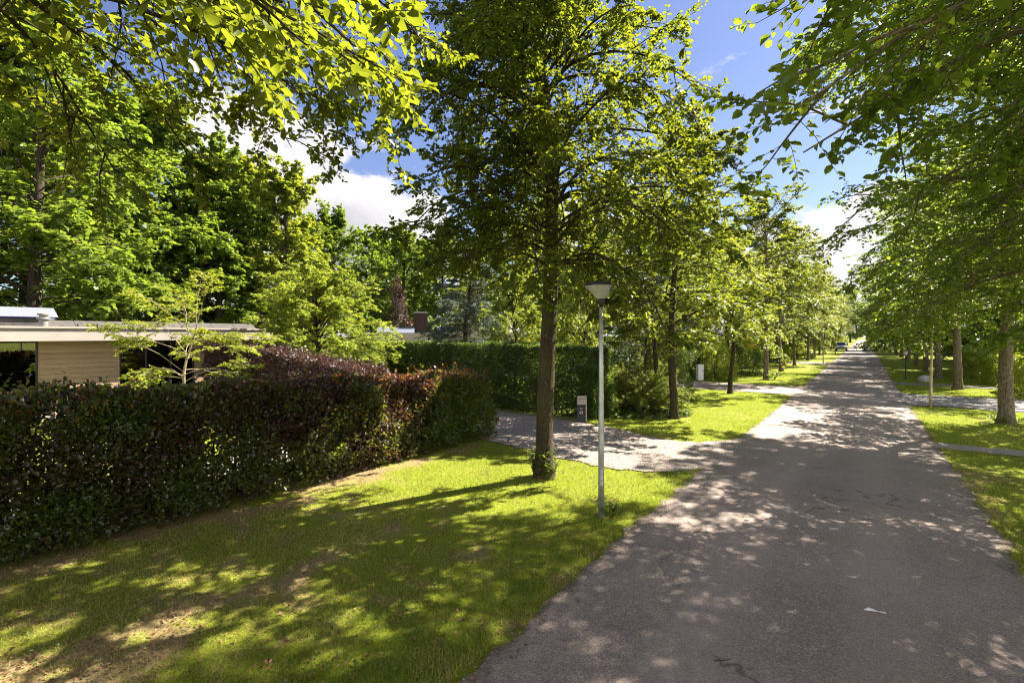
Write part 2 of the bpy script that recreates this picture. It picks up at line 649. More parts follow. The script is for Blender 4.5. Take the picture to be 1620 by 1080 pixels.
def empty(name, loc=(0, 0, 0), rz=0.0):
    o = bpy.data.objects.new(name, None)
    COL.objects.link(o)
    o.location = loc
    o.rotation_euler = (0, 0, rz)
    o.empty_display_size = 0.3
    return o


def dup_tree(root, loc, rz, scale=(1, 1, 1)):
    r = root.copy()
    COL.objects.link(r)
    r.location = loc
    r.rotation_euler = (0, 0, rz)
    r.scale = scale
    for ch in list(root.children):
        c = ch.copy()
        COL.objects.link(c)
        c.parent = r
        for g in list(ch.children):
            d = g.copy()
            COL.objects.link(d)
            d.parent = c
    return r


def bm_obj(name, bm, mat, parent=None, bevel=0.0, smooth=False):
    if bevel:
        bmesh.ops.bevel(bm, geom=[e for e in bm.edges if e.calc_length() > bevel * 2.2], offset=bevel, segments=2, affect='EDGES', clamp_overlap=True)
    bmesh.ops.recalc_face_normals(bm, faces=bm.faces)
    me = bpy.data.meshes.new(name)
    bm.to_mesh(me)
    bm.free()
    if smooth:
        for p in me.polygons:
            p.use_smooth = True
    return put(name, me, mat, parent)


def add_box(bm, x0, x1, y0, y1, z0, z1):
    m = Matrix.Translation(((x0 + x1) / 2, (y0 + y1) / 2, (z0 + z1) / 2)) @ Matrix.Diagonal((x1 - x0, y1 - y0, z1 - z0, 1))
    bmesh.ops.create_cube(bm, size=1, matrix=m)


def add_lathe(bm, prof, seg=24, center=(0, 0)):
    rings = []
    for r, z in prof:
        rings.append([bm.verts.new((center[0] + r * math.cos(2 * math.pi * i / seg), center[1] + r * math.sin(2 * math.pi * i / seg), z)) for i in range(seg)])
    for a, b in zip(rings, rings[1:]):
        for i in range(seg):
            j = (i + 1) % seg
            bm.faces.new((a[i], a[j], b[j], b[i]))
    bm.faces.new(rings[0][::-1])
    bm.faces.new(rings[-1])


def box_part(name, dims, mat, parent, bevel=0.0):
    bm = bmesh.new()
    add_box(bm, *dims)
    return bm_obj(name, bm, mat, parent, bevel)


# ------------------------------------------------------------------ plants: numpy growth
UP = np.array([0, 0, 1.0])


def unit(v):
    return v / np.maximum(np.linalg.norm(v, axis=-1, keepdims=True), 1e-9)


def grow(base, d, L, K, droop, wob, rng):
    """polylines (N,K,3): start points, start directions, lengths; they bend down by droop over their length"""
    N = len(base)
    P = np.zeros((N, K, 3))
    P[:, 0] = base
    d = unit(d)
    st = (np.asarray(L) / (K - 1))[:, None]
    dr = np.broadcast_to(np.asarray(droop, float), (N,))[:, None]
    for k in range(1, K):
        P[:, k] = P[:, k - 1] + d * st
        d = unit(d - UP * dr / (K - 1) + rng.normal(0, wob, (N, 3)))
    return P


def children(P, L, n, tmin, tmax, ratio, ang, rng, flat=0.7, K=6, droop=0.3, wob=0.06, taper=0.65):
    """n side shoots per parent polyline, alternating left and right in the spray plane"""
    N, KP, _ = P.shape
    t = tmin + (tmax - tmin) * ((np.arange(n)[None, :] + rng.uniform(0, 1, (N, n))) / n)
    f = t * (KP - 1)
    i = np.minimum(f.astype(int), KP - 2)
    w = (f - i)[..., None]
    r = np.arange(N)[:, None]
    a = P[r, i]
    b = P[r, i + 1]
    base = a * (1 - w) + b * w
    tan = unit(b - a)
    side = np.cross(tan, UP)
    side = unit(side + 1e-6)
    sgn = np.where((np.arange(n)[None, :] + rng.integers(0, 2, (N, 1))) % 2 == 0, 1.0, -1.0)[..., None]
    perp = unit(side * sgn * flat + rng.normal(0, 1 - flat, (N, n, 3)))
    an = ang + rng.normal(0, 0.18, (N, n, 1))
    d = tan * np.cos(an) + perp * np.sin(an)
    LL = L[:, None] * ratio * (1 - taper * t) * rng.uniform(0.7, 1.25, (N, n))
    base = base.reshape(-1, 3)
    d = d.reshape(-1, 3)
    LL = LL.reshape(-1)
    return grow(base, d, LL, K, droop, wob, rng), LL


def tubes(P, r0, r1, sides):
    """one tube per polyline; radius from r0 to r1 (arrays of N); returns V, quads"""
    N, K, _ = P.shape
    tan = np.zeros_like(P)
    tan[:, 1:-1] = P[:, 2:] - P[:, :-2]
    tan[:, 0] = P[:, 1] - P[:, 0]
    tan[:, -1] = P[:, -1] - P[:, -2]
    tan = unit(tan)
    ref = np.where(np.abs(tan[..., 2:3]) > 0.9, np.array([1.0, 0.2, 0]), UP)
    u = unit(np.cross(tan, ref))
    v = np.cross(tan, u)
    tt = np.linspace(0, 1, K)[None, :]
    r = np.asarray(r0)[:, None] * (1 - tt) + np.asarray(r1)[:, None] * tt
    a = np.arange(sides) * 2 * math.pi / sides
    V = P[:, :, None, :] + r[:, :, None, None] * (u[:, :, None, :] * np.cos(a)[None, None, :, None] + v[:, :, None, :] * np.sin(a)[None, None, :, None])
    n_ = np.arange(N)[:, None, None]
    k_ = np.arange(K - 1)[None, :, None]
    s_ = np.arange(sides)[None, None, :]
    s2 = (s_ + 1) % sides
    b0 = (n_ * K + k_) * sides
    q = np.stack([b0 + s_, b0 + s2, b0 + sides + s2, b0 + sides + s_], -1).reshape(-1, 4)
    return V.reshape(-1, 3), q


def join(parts):
    Vs, Qs, o = [], [], 0
    for V, q in parts:
        Vs.append(V)
        Qs.append(q + o)
        o += len(V)
    return np.concatenate(Vs), np.concatenate(Qs)


def leaves_on(P, per, size, rng, spread=0.9, flat=0.75, hang=0.12, t0=0.1):
    """leaf base, direction, normal along shoots"""
    N, K, _ = P.shape
    t = t0 + (1.0 - t0) * ((np.arange(per)[None, :] + rng.uniform(0.2, 0.8, (N, per))) / per)
    f = t * (K - 1)
    i = np.minimum(f.astype(int), K - 2)
    w = (f - i)[..., None]
    r = np.arange(N)[:, None]
    a, b = P[r, i], P[r, i + 1]
    base = a * (1 - w) + b * w
    tan = unit(b - a)
    side = unit(np.cross(tan, UP) + 1e-6)
    sgn = np.where(np.arange(per)[None, :] % 2 == 0, 1.0, -1.0)[..., None]
    d = unit(tan * 0.6 + side * sgn * spread + rng.normal(0, 0.28, (N, per, 3)) - UP * hang)
    m = UP * flat + rng.normal(0, 1 - flat, (N, per, 3)) + 0 * d
    sz = size * rng.uniform(0.5, 1.25, (N, per))
    return base.reshape(-1, 3), d.reshape(-1, 3), m.reshape(-1, 3), sz.reshape(-1)


def leaf_geo(base, d, m, size, rng, ratio=0.62, fold=0.10, fine=True):
    d = unit(d)
    b = unit(np.cross(d, m) + 1e-6)
    m = np.cross(b, d)
    N = len(base)
    L = size[:, None]
    Wd = L * ratio * rng.uniform(0.8, 1.2, (N, 1))
    fold = fold * rng.normal(1.0, 0.9, (N, 1))
    tipd = rng.normal(0.10, 0.14, (N, 1))
    if fine:
        V = np.stack([base,
                      base + d * L * 0.30 + b * Wd * 0.46 + m * L * fold,
                      base + d * L * 0.72 + b * Wd * 0.40 + m * L * fold * 0.9,
                      base + d * L - m * L * tipd,
                      base + d * L * 0.72 - b * Wd * 0.40 + m * L * fold * 0.9,
                      base + d * L * 0.30 - b * Wd * 0.46 + m * L * fold], 1).reshape(-1, 3)
        o = np.arange(N)[:, None] * 6
        q = np.concatenate([o + np.array([[0, 1, 2, 3]]), o + np.array([[0, 3, 4, 5]])])
        rep = 6
    else:
        V = np.stack([base, base + d * L * 0.45 + b * Wd * 0.5 + m * L * fold, base + d * L, base + d * L * 0.45 - b * Wd * 0.5 + m * L * fold * 0.3], 1).reshape(-1, 3)
        q = np.arange(N)[:, None] * 4 + np.array([[0, 1, 2, 3]])
        rep = 4
    tint = np.clip(rng.beta(2.0, 2.2, N), 0, 1)
    return V, q, np.repeat(tint, rep)


def trunk_mesh(path, radii, sides, rng, flare=0.45, lump=0.05):
    """one bark column along path (K,3): lumpy, with a root flare"""
    K = len(path)
    z = np.linspace(0, 1, K)
    a = np.arange(sides) * 2 * math.pi / sides
    r = np.asarray(radii)[:, None] * np.ones((1, sides))
    ph = rng.uniform(0, 6.28, 4)
    zz = path[:, 2:3]
    r *= 1 + lump * (np.sin(3 * a + ph[0] + zz * 1.3) + 0.7 * np.sin(5 * a + ph[1] - zz * 2.2) + 0.6 * np.sin(2 * a + ph[2] + zz * 3.1))
    fl = np.exp(-zz / 0.22) * flare
    r *= 1 + fl * (0.75 + 0.5 * np.sin(4 * a + ph[3]) + 0.25 * np.sin(7 * a))
    V = np.stack([path[:, 0:1] + r * np.cos(a), path[:, 1:2] + r * np.sin(a), zz + 0 * r], -1).reshape(-1, 3)
    k = np.arange(K - 1)[:, None]
    s = np.arange(sides)[None, :]
    s2 = (s + 1) % sides
    q = np.stack([k * sides + s, k * sides + s2, (k + 1) * sides + s2, (k + 1) * sides + s], -1).reshape(-1, 4)
    return V, q


def make_tree(name, seed, H, r_base, z0, R, n1, n2, n3, nl, leaf, leaf_mat_, bark, ratio=0.62, fine=True, e_lo=20, e_hi=62, droop=0.9,
              prof=None, flat=0.72, bend=0.25, up_first=None, extra=None, trunk_top=0.93, bare_in=0.22, hang=0.12, sides=14, z_first=None, flare=0.45):
    """a tree as an Empty with two parts: trunk (with its limbs) and crown"""
    rng = np.random.default_rng(seed)
    K = 26
    zt = np.concatenate([np.linspace(0, 0.8, 8), np.linspace(1.0, H * trunk_top, K - 8)])
    t = zt / H
    ph = rng.uniform(0, 6.28, 2)
    path = np.stack([bend * t * np.sin(2.1 * t * 3 + ph[0]) - 0, bend * t * np.cos(1.7 * t * 3 + ph[1]), zt], 1)
    path[:, :2] -= path[0, :2]
    radii = r_base * (1 - t) ** 0.8 * (1 - 0.0 * t) + 0.012
    parts = [trunk_mesh(path, radii, sides, rng, flare)]
    # limbs
    if prof is None:
        prof = lambda u: np.sqrt(np.clip(1 - ((u - 0.36) / 0.72) ** 2, 0.05, 1))
    u = (np.arange(n1) + rng.uniform(0, 1, n1)) / n1
    zb = z0 + (H * trunk_top - z0) * u ** 1.0
    tx = np.interp(zb, zt, path[:, 0])
    ty = np.interp(zb, zt, path[:, 1])
    az = np.arange(n1) * 2.39996 + rng.normal(0, 0.7, n1)
    el = np.radians(e_lo + (e_hi - e_lo) * u + rng.normal(0, 11, n1))
    d = np.stack([np.cos(az) * np.cos(el), np.sin(az) * np.cos(el), np.sin(el)], 1)
    L = R * 1.12 * prof(u) * rng.uniform(0.72, 1.1, n1) * (0.72 + 0.56 * vnoise(az % 6.2832 * 1.1, zb * 0.45, seed))
    L = np.minimum(L, R * 1.12)
    base = np.stack([tx, ty, zb], 1)
    if extra is not None:                       # limbs of the shape this very tree shows: (z, azimuth deg, elevation deg, length)
        ex = np.array(extra, float)
        e_az = np.radians(ex[:, 1])
        e_el = np.radians(ex[:, 2])
        base = np.concatenate([base, np.stack([np.interp(ex[:, 0], zt, path[:, 0]), np.interp(ex[:, 0], zt, path[:, 1]), ex[:, 0]], 1)])
        d = np.concatenate([d, np.stack([np.cos(e_az) * np.cos(e_el), np.sin(e_az) * np.cos(e_el), np.sin(e_el)], 1)])
        L = np.concatenate([L, ex[:, 3]])
    P1 = grow(base, d, L, 10, droop, 0.085, rng)
    rb = np.clip(0.008 + 0.0085 * L, 0.012, 0.3 * r_base)
    parts.append(tubes(P1, rb, np.full(len(L), 0.006), 6))
    P2, L2 = children(P1, L, n2, bare_in, 0.98, 0.46, 0.85, rng, flat, 7, 0.35, 0.09)
    parts.append(tubes(P2, 0.006 + 0.006 * L2, np.full(len(L2), 0.003), 4))
    P3, L3 = children(P2, np.maximum(L2, 0.35), n3, 0.12, 1.0, 0.5, 0.8, rng, flat, 4, 0.45, 0.1)
    if fine:
        parts.append(tubes(P3, np.full(len(L3), 0.0032), np.full(len(L3), 0.0018), 3))
    Vt, Qt = join(parts)
    lb = [leaves_on(P3, nl, leaf, rng, hang=hang), leaves_on(P2, max(4, nl // 2), leaf, rng, t0=0.35, hang=hang), leaves_on(P1[:, 3:], nl, leaf, rng, t0=0.3, hang=hang)]
    B, D, Mn, S = (np.concatenate([x[j] for x in lb]) for j in range(4))
    V, Q, tint = leaf_geo(B, D, Mn, S, rng, ratio, fine=fine)
    root = empty(name)
    put('trunk', np_mesh(name + '_trunk', Vt, Qt, smooth=True), bark, root)
    put('crown', np_mesh(name + '_crown', V, Q, attrs={'tint': tint}), leaf_mat_, root)
    return root


def place(root, loc, rz=0.0, label='', cat='tree', group=None, scale=None, mats=None, first=set()):
    """the first placing moves the tree itself, the next ones copies of it and its parts"""
    if root.name in first:
        o = dup_tree(root, loc, rz)
    else:
        first.add(root.name)
        o = root
        o.location = loc
        o.rotation_euler = (0, 0, rz)
    if scale is not None:
        o.scale = scale if isinstance(scale, tuple) else (scale, scale, scale)
    else:
        o.scale = (1, 1, 1)
    if mats:
        for ch in o.children:
            key = ch.name.split('.')[0]
            if key in mats:
                ch.material_slots[0].link = 'OBJECT'
                ch.material_slots[0].material = mats[key]
    if 'group' in o.keys():
        del o['group']
    return tag(o, label, cat, group)


# ------------------------------------------------------------------ ground, road, drives
def bare_field(x, y):
    """0 lush grass .. 1 bare litter-strewn soil"""
    x = np.asarray(x, float)
    y = np.asarray(y, float)
    s = x * DX + y * DY
    n = x * DY - y * DX
    f = (fbm(x * 0.55, y * 0.55, 3, 4) - 0.5) * 1.0 + (fbm(x * 2.6, y * 2.6, 9, 4) - 0.5) * 1.5 + 0.20
    hedge = np.exp(-((n + 9.1) / 0.5) ** 2) * 0.4 * (s < 13)
    front = np.clip((7.5 - s) / 7, 0, 1) * np.clip((-2.2 - n) / 4, 0, 1) * 0.24
    lush = np.exp(-(((s - 9.2) / 2.6) ** 2 + ((n + 4.6) / 2.2) ** 2)) * 0.35
    far = np.where((s > 15.5) | (n > 0), -0.22, 0.0)
    tree = 0
    for ts, tn in ((9.2, -5.7), (18.5, -5.7), (24.4, 4.15)):
        tree = tree + 0.45 * np.exp(-(((s - ts) / 0.55) ** 2 + ((n - tn) / 0.55) ** 2))
    edge = 0.30 * np.exp(-((n + 3.1) / 0.16) ** 2) + 0.25 * np.exp(-((n - 1.8) / 0.14) ** 2)
    return np.clip(f + hedge + front - lush + far + tree + edge, 0, 1)


def make_ground():
    s = np.concatenate([[-700, -300, -120, -60, -30, -15], np.arange(-8, 30, 0.16), np.arange(30, 60, 1.0), [60, 75, 100, 140, 200, 300, 500, 900]])
    n = np.concatenate([[-700, -300, -120, -60, -30, -20, -15], np.arange(-12, 9, 0.16), [9, 12, 16, 24, 40, 80, 160, 300, 700]])
    Sg, Ng = np.meshgrid(s, n, indexing='ij')
    x, y = WA(Sg, Ng)
    z = (fbm(x * 0.8, y * 0.8, 5, 3) - 1.0) * 0.02
    near = (Ng > ROAD_L - 0.5) & (Ng < ROAD_R + 0.5)
    z = np.where((np.abs(Sg) > 55) | (np.abs(Ng) > 14), -0.02, z - 0.001)
    V = np.stack([x, y, z], -1).reshape(-1, 3)
    a, b = Sg.shape
    i = np.arange(a - 1)[:, None] * b + np.arange(b - 1)[None, :]
    q = np.stack([i, i + b, i + b + 1, i + 1], -1).reshape(-1, 4)[:, ::-1]
    o = put('ground', np_mesh('ground', V, q, attrs={'bare': bare_field(x, y).ravel()}, smooth=True), M['ground'])
    kind(o, 'structure')


make_ground()


def strip(name, left, right, mat, z, sub=9, soft=0.065, label=None):
    """a sheet between two polylines given in (s, n); both resampled, edges a little ragged, 'edge' value 1 at the rims"""
    def resample(p, k):
        p = np.array(p, float)
        dd = np.concatenate([[0], np.cumsum(np.linalg.norm(np.diff(p, axis=0), axis=1))])
        tt = np.linspace(0, dd[-1], k)
        return np.stack([np.interp(tt, dd, p[:, 0]), np.interp(tt, dd, p[:, 1])], 1)
    ln = max(np.sum(np.linalg.norm(np.diff(np.array(left, float), axis=0), axis=1)), 2)
    k = int(min(1400, max(24, ln / 0.12)))
    A, B = resample(left, k), resample(right, k)
    w = np.concatenate([[0, 0.012, 0.04, 0.09], np.linspace(0.16, 0.84, sub), [0.91, 0.96, 0.988, 1]])
    P = A[:, None, :] * (1 - w)[None, :, None] + B[:, None, :] * w[None, :, None]
    wid = np.linalg.norm(B - A, axis=1)[:, None]
    across = unit(B - A)[:, None, :]
    j0 = (fbm(A[:, 0] * 3.6, A[:, 1] * 3.6, 21, 4) - 0.5) * soft * 4
    j1 = (fbm(B[:, 0] * 3.6, B[:, 1] * 3.6, 37, 4) - 0.5) * soft * 4
    P = P + across * (j0[:, None, None] * ((1 - w) ** 6)[None, :, None] + j1[:, None, None] * (w ** 6)[None, :, None])
    dist = np.minimum(w, 1 - w)[None, :] * wid
    edge = np.exp(-dist / 0.16)
    x, y = WA(P[..., 0], P[..., 1])
    V = np.stack([x, y, np.full_like(x, z)], -1).reshape(-1, 3)
    b = len(w)
    i = np.arange(k - 1)[:, None] * b + np.arange(b - 1)[None, :]
    q = np.stack([i, i + 1, i + b + 1, i + b], -1).reshape(-1, 4)
    o = put(name, np_mesh(name, V, q, attrs={'edge': edge.ravel(), 'across': np.broadcast_to(w[None, :], x.shape).ravel()}), mat)
    for p in o.data.polygons:
        if p.normal.z < 0:
            o.data.flip_normals()
        break
    kind(o, 'structure')
    return o


strip('road', [(-14, -2.9), (3, -2.92), (8, -3.08), (14, -3.08), (27, -2.98), (120, -3.0)], [(-14, 1.7), (3, 1.72), (14, 1.74), (27, 1.6), (120, 1.6)], M['asphalt'], 0.006)
strip('road', [(120, -3.0), (420, -3.0)], [(120, 1.6), (420, 1.6)], M['asphalt'], 0.006)
# gravel drive between the two front hedges
strip('gravel_drive', [(12.6, -2.70), (11.5, -3.25), (11.0, -3.8), (10.6, -4.85), (10.75, -5.95), (11.1, -7.4), (11.4, -9.2), (11.6, -11), (11.6, -26)],
      [(16.9, -2.70), (15.6, -3.2), (14.7, -3.9), (14.5, -4.7), (15.0, -6.05), (15.5, -7.4), (15.9, -9.2), (15.9, -11), (15.9, -26)], M['gravel'], 0.012, soft=0.1)
strip('side_drive', [(28.6, -2.8), (29.3, -3.6), (29.5, -6), (29.7, -24)], [(35.0, -2.8), (34.2, -3.6), (34.0, -6), (34.1, -24)], M['asphalt'], 0.011)
strip('side_drive', [(61.5, -2.8), (62, -6), (62, -26)], [(67, -2.8), (66.5, -6), (66.5, -26)], M['asphalt'], 0.011)
strip('side_drive', [(27.6, 1.45), (28.3, 2.4), (28.0, 5), (27.4, 22)], [(33.8, 1.45), (33.1, 2.4), (33.2, 5), (33.6, 22)], M['asphalt_dark'], 0.011)
strip('footpath', [(39.4, 1.5), (39.4, 20)], [(41.0, 1.5), (41.0, 20)], M['asphalt_dark'], 0.011)
strip('footpath', [(17.75, 1.6), (17.8, 4), (18.2, 16)], [(18.65, 1.6), (18.65, 4), (19.1, 16)], M['concrete'], 0.011)
strip('footpath', [(-6, -13.2), (9.0, -13.2)], [(-6, -11.4), (9.0, -11.4)], M['concrete'], 0.011)


# ------------------------------------------------------------------ grass, litter, weeds, gravel stones (nobody could count these)
def on_hard(s, n):
    road = (n > ROAD_L + 0.02) & (n < ROAD_R - 0.05)
    e0 = np.interp(n, [-26, -11, -9.2, -7.4, -5.95, -4.85, -3.8, -3.25, -2.7], [11.6, 11.6, 11.4, 11.1, 10.75, 10.6, 11.0, 11.5, 12.6])
    e1 = np.interp(n, [-26, -9.2, -7.4, -6.05, -4.7, -3.9, -3.2, -2.7], [15.9, 15.9, 15.5, 15.0, 14.5, 14.7, 15.6, 16.9])
    drive = (n < -2.7) & (s > e0 + 0.09) & (s < e1 - 0.09)
    d2 = (n < 0) & (s > 29.4) & (s < 34.2)
    d3 = (n > 0) & (s > 27.8) & (s < 33.3)
    d4 = (n > 0) & (s > 17.8) & (s < 18.75)
    d5 = (n > 0) & (s > 39.4) & (s < 41.0)
    hed = (n < -9.0) & (s < 11.9)
    hed2 = (n < -8.2) & (s > 15.9) & (s < 17.8)
    return road | drive | d2 | d3 | d4 | d5 | hed | hed2


def make_grass():
    rng = np.random.default_rng(5)
    N = 900000
    u = rng.uniform(0, 1, N)
    y = (3.6 ** 0.42 + u * (42 ** 0.42 - 3.6 ** 0.42)) ** (1 / 0.42)
    x = rng.uniform(-1.2, 1.2, N) * y
    s = x * DX + y * DY
    n = x * DY - y * DX
    b = bare_field(x, y)
    edge_j = (fbm(s * 2.2, n * 2.2, 77, 3) - 0.5) * 0.24
    keep = ~on_hard(s + edge_j, n + edge_j) & (n > -10.5) & (n < 14) & (rng.uniform(0, 1, N) > b * 0.95 - 0.12)
    x, y, b = x[keep], y[keep], b[keep]
    N = len(x)
    wd = 0.0042 * np.maximum(1, (y / 6) ** 0.85)
    clump = fbm(x * 1.7, y * 1.7, 41, 3)
    h = (0.016 + 0.065 * rng.beta(1.4, 3.4, N)) * (0.4 + 1.2 * clump) * (1 - 0.35 * b)
    nn = x * DY - y * DX
    h *= 1 + 0.6 * np.exp(-((nn + 3.1) / 0.25) ** 2) + 0.5 * np.exp(-((nn - 1.8) / 0.2) ** 2)
    az = rng.uniform(0, 6.283, N)
    lean = rng.normal(0, 0.55, (N, 2)) * h[:, None]
    z0 = (fbm(x * 0.8, y * 0.8, 5, 3) - 1.0) * 0.02 - 0.004
    dx, dy = np.cos(az) * wd, np.sin(az) * wd
    V = np.stack([np.stack([x - dx, y - dy, z0], 1), np.stack([x + dx, y + dy, z0], 1), np.stack([x + lean[:, 0], y + lean[:, 1], z0 + h], 1)], 1).reshape(-1, 3)
    tris = np.arange(N * 3).reshape(-1, 3)
    tint = np.clip(rng.beta(1.3, 1.3, N) * 0.85 + 0.7 * (fbm(x * 0.9, y * 0.9, 61, 3) - 0.4), 0, 1)
    ss = x * DX + y * DY
    straw = 0.45 * np.clip((7.5 - ss) / 6, 0, 1) * np.clip((-4.0 - nn) / 3.5, 0, 1)
    dry = np.clip(b * 1.0 + straw + rng.normal(0, 0.28, N) - 0.15, 0, 0.95)
    dry = np.where(y > 16, dry * 0.4, dry)
    o = put('grass', np_mesh('grass', V, None, tris, {'tint': np.repeat(tint, 3), 'dry': np.repeat(dry, 3)}), M['grass'])
    kind(o, 'stuff')
    tag(o, 'mown grass of the verges with worn dry patches', 'grass')


make_grass()


def scatter_leaves(name, pts, size, mat, rng, flat=0.8, zoff=0.01, ratio=0.62):
    N = len(pts)
    az = rng.uniform(0, 6.283, N)
    d = np.stack([np.cos(az), np.sin(az), rng.normal(0.1, 0.3, N)], 1)
    m = UP * flat + rng.normal(0, 1 - flat, (N, 3))
    V, q, tint = leaf_geo(pts + UP * zoff, d, m, size * rng.uniform(0.5, 1.2, N), rng, ratio, fold=0.18)
    return put(name, np_mesh(name, V, q, attrs={'tint': tint}), mat)


def make_litter():
    rng = np.random.default_rng(8)
    N = 34000
    y = 3.6 + 12.4 * rng.uniform(0, 1, N) ** 1.5
    x = rng.uniform(-1.15, 0.75, N) * y
    s = x * DX + y * DY
    n = x * DY - y * DX
    b = bare_field(x, y)
    keep = ~((n < -9.3) & (s < 12)) & ~((n > ROAD_L + 0.3) & (n < ROAD_R - 0.2) & (rng.uniform(0, 1, N) > 0.02)) & (rng.uniform(0, 1, N) < 0.05 + 0.55 * b)
    keep &= ~((s > 11) & (n < -2.8) & (rng.uniform(0, 1, N) > 0.12))
    P = np.stack([x, y, np.full(N, 0.004)], 1)[keep]
    o = scatter_leaves('fallen_leaves', P, 0.04, M['dead_leaf'], rng, 0.75)
    kind(o, 'stuff')
    tag(o, 'dry brown leaves strewn over the grass verge', 'leaves')
    # clover and other low weeds, thickest along the road edge
    N = 26000
    y = rng.uniform(3.6, 15, N)
    x = rng.uniform(-1.15, 1.2, N) * y
    s = x * DX + y * DY
    n = x * DY - y * DX
    p = 0.9 * np.exp(-((n + 3.6) / 0.7) ** 2) + 0.5 * np.exp(-((n - 2.1) / 0.5) ** 2) + 0.35 * (fbm(x * 1.3, y * 1.3, 90, 3) > 0.56)
    p *= (fbm(x * 2.4, y * 2.4, 93, 3) > 0.48)
    keep = ~on_hard(s + 0.03, n) & (n > -8.8) & (n < 8) & (rng.uniform(0, 1, N) < p * 1.2)
    P = np.stack([x, y, np.full(N, 0.012) + rng.uniform(0, 0.03, N)], 1)[keep]
    o = scatter_leaves('weeds', P, 0.034, M['weed'], rng, 0.7, 0.0, 0.8)
    kind(o, 'stuff')
    tag(o, 'low clover and broad leaved weeds in the verge grass', 'weeds')


make_litter()


def make_gravel():
    rng = np.random.default_rng(12)
    N = 26000
    s = rng.uniform(10.4, 16.4, N)
    n = rng.uniform(-14, -2.2, N)
    j = (fbm(s * 3, n * 3, 5, 3) - 0.5) * 0.5
    keep = on_hard(s + j * 0.6 + rng.normal(0, 0.16, N), n) & (n + j < -2.6) & ~((s < 11.9) & (n < -9))
    s, n = s[keep], n[keep]
    x, y = WA(s, n)
    N = len(x)
    r = rng.uniform(0.006, 0.017, N)
    octa = np.array([[1, 0, 0], [0, 1, 0], [-1, 0, 0], [0, -1, 0], [0, 0, 0.8]], float)
    V = octa[None] * r[:, None, None] * rng.uniform(0.6, 1.3, (N, 5, 1))
    a = rng.uniform(0, 6.28, N)
    ca, sa = np.cos(a)[:, None], np.sin(a)[:, None]
    V = np.stack([V[..., 0] * ca - V[..., 1] * sa + x[:, None], V[..., 0] * sa + V[..., 1] * ca + y[:, None], V[..., 2] + 0.0125], -1)
    t = np.array([[0, 1, 4], [1, 2, 4], [2, 3, 4], [3, 0, 4]])
    tris = (np.arange(N)[:, None, None] * 5 + t[None]).reshape(-1, 3)
    k = Nodes('gravel_stone')
    c = k.mix(k.attr('tint'), (0.12, 0.10, 0.085), (0.42, 0.36, 0.31))
    m = k.done(k.pbr(c, 0.85, 0.2))
    o = put('gravel', np_mesh('gravel', V.reshape(-1, 3), None, tris, {'tint': np.repeat(rng.uniform(0, 1, N), 5)}), m)
    kind(o, 'stuff')
    tag(o, 'loose pale gravel stones on the driveway', 'gravel')


make_gravel()


def make_grit():
    rng = np.random.default_rng(14)
    N = 9000
    s = rng.uniform(3, 34, N)
    left = rng.uniform(0, 1, N) < 0.6
    n = np.where(left, ROAD_L + np.abs(rng.normal(0, 0.22, N)), ROAD_R - np.abs(rng.normal(0, 0.18, N)))
    x, y = WA(s, n)
    r = rng.uniform(0.004, 0.012, N)
    octa = np.array([[1, 0, 0], [0, 1, 0], [-1, 0, 0], [0, -1, 0], [0, 0, 0.7]], float)
    V = octa[None] * r[:, None, None] * rng.uniform(0.5, 1.4, (N, 5, 1))
    V = V + np.stack([x, y, np.full(N, 0.0065)], 1)[:, None, :]
    t = np.array([[0, 1, 4], [1, 2, 4], [2, 3, 4], [3, 0, 4]])
    tris = (np.arange(N)[:, None, None] * 5 + t[None]).reshape(-1, 3)
    k = Nodes('road_crumbs')
    m = k.done(k.pbr(k.mix(k.attr('tint'), (0.07, 0.05, 0.035), (0.38, 0.31, 0.25)), 0.9, 0.2))
    o = put('grit', np_mesh('grit', V.reshape(-1, 3), None, tris, {'tint': np.repeat(rng.uniform(0, 1, N), 5)}), m)
    kind(o, 'stuff')
    tag(o, 'grit and crumbs of soil along the road edges', 'grit')


make_grit()


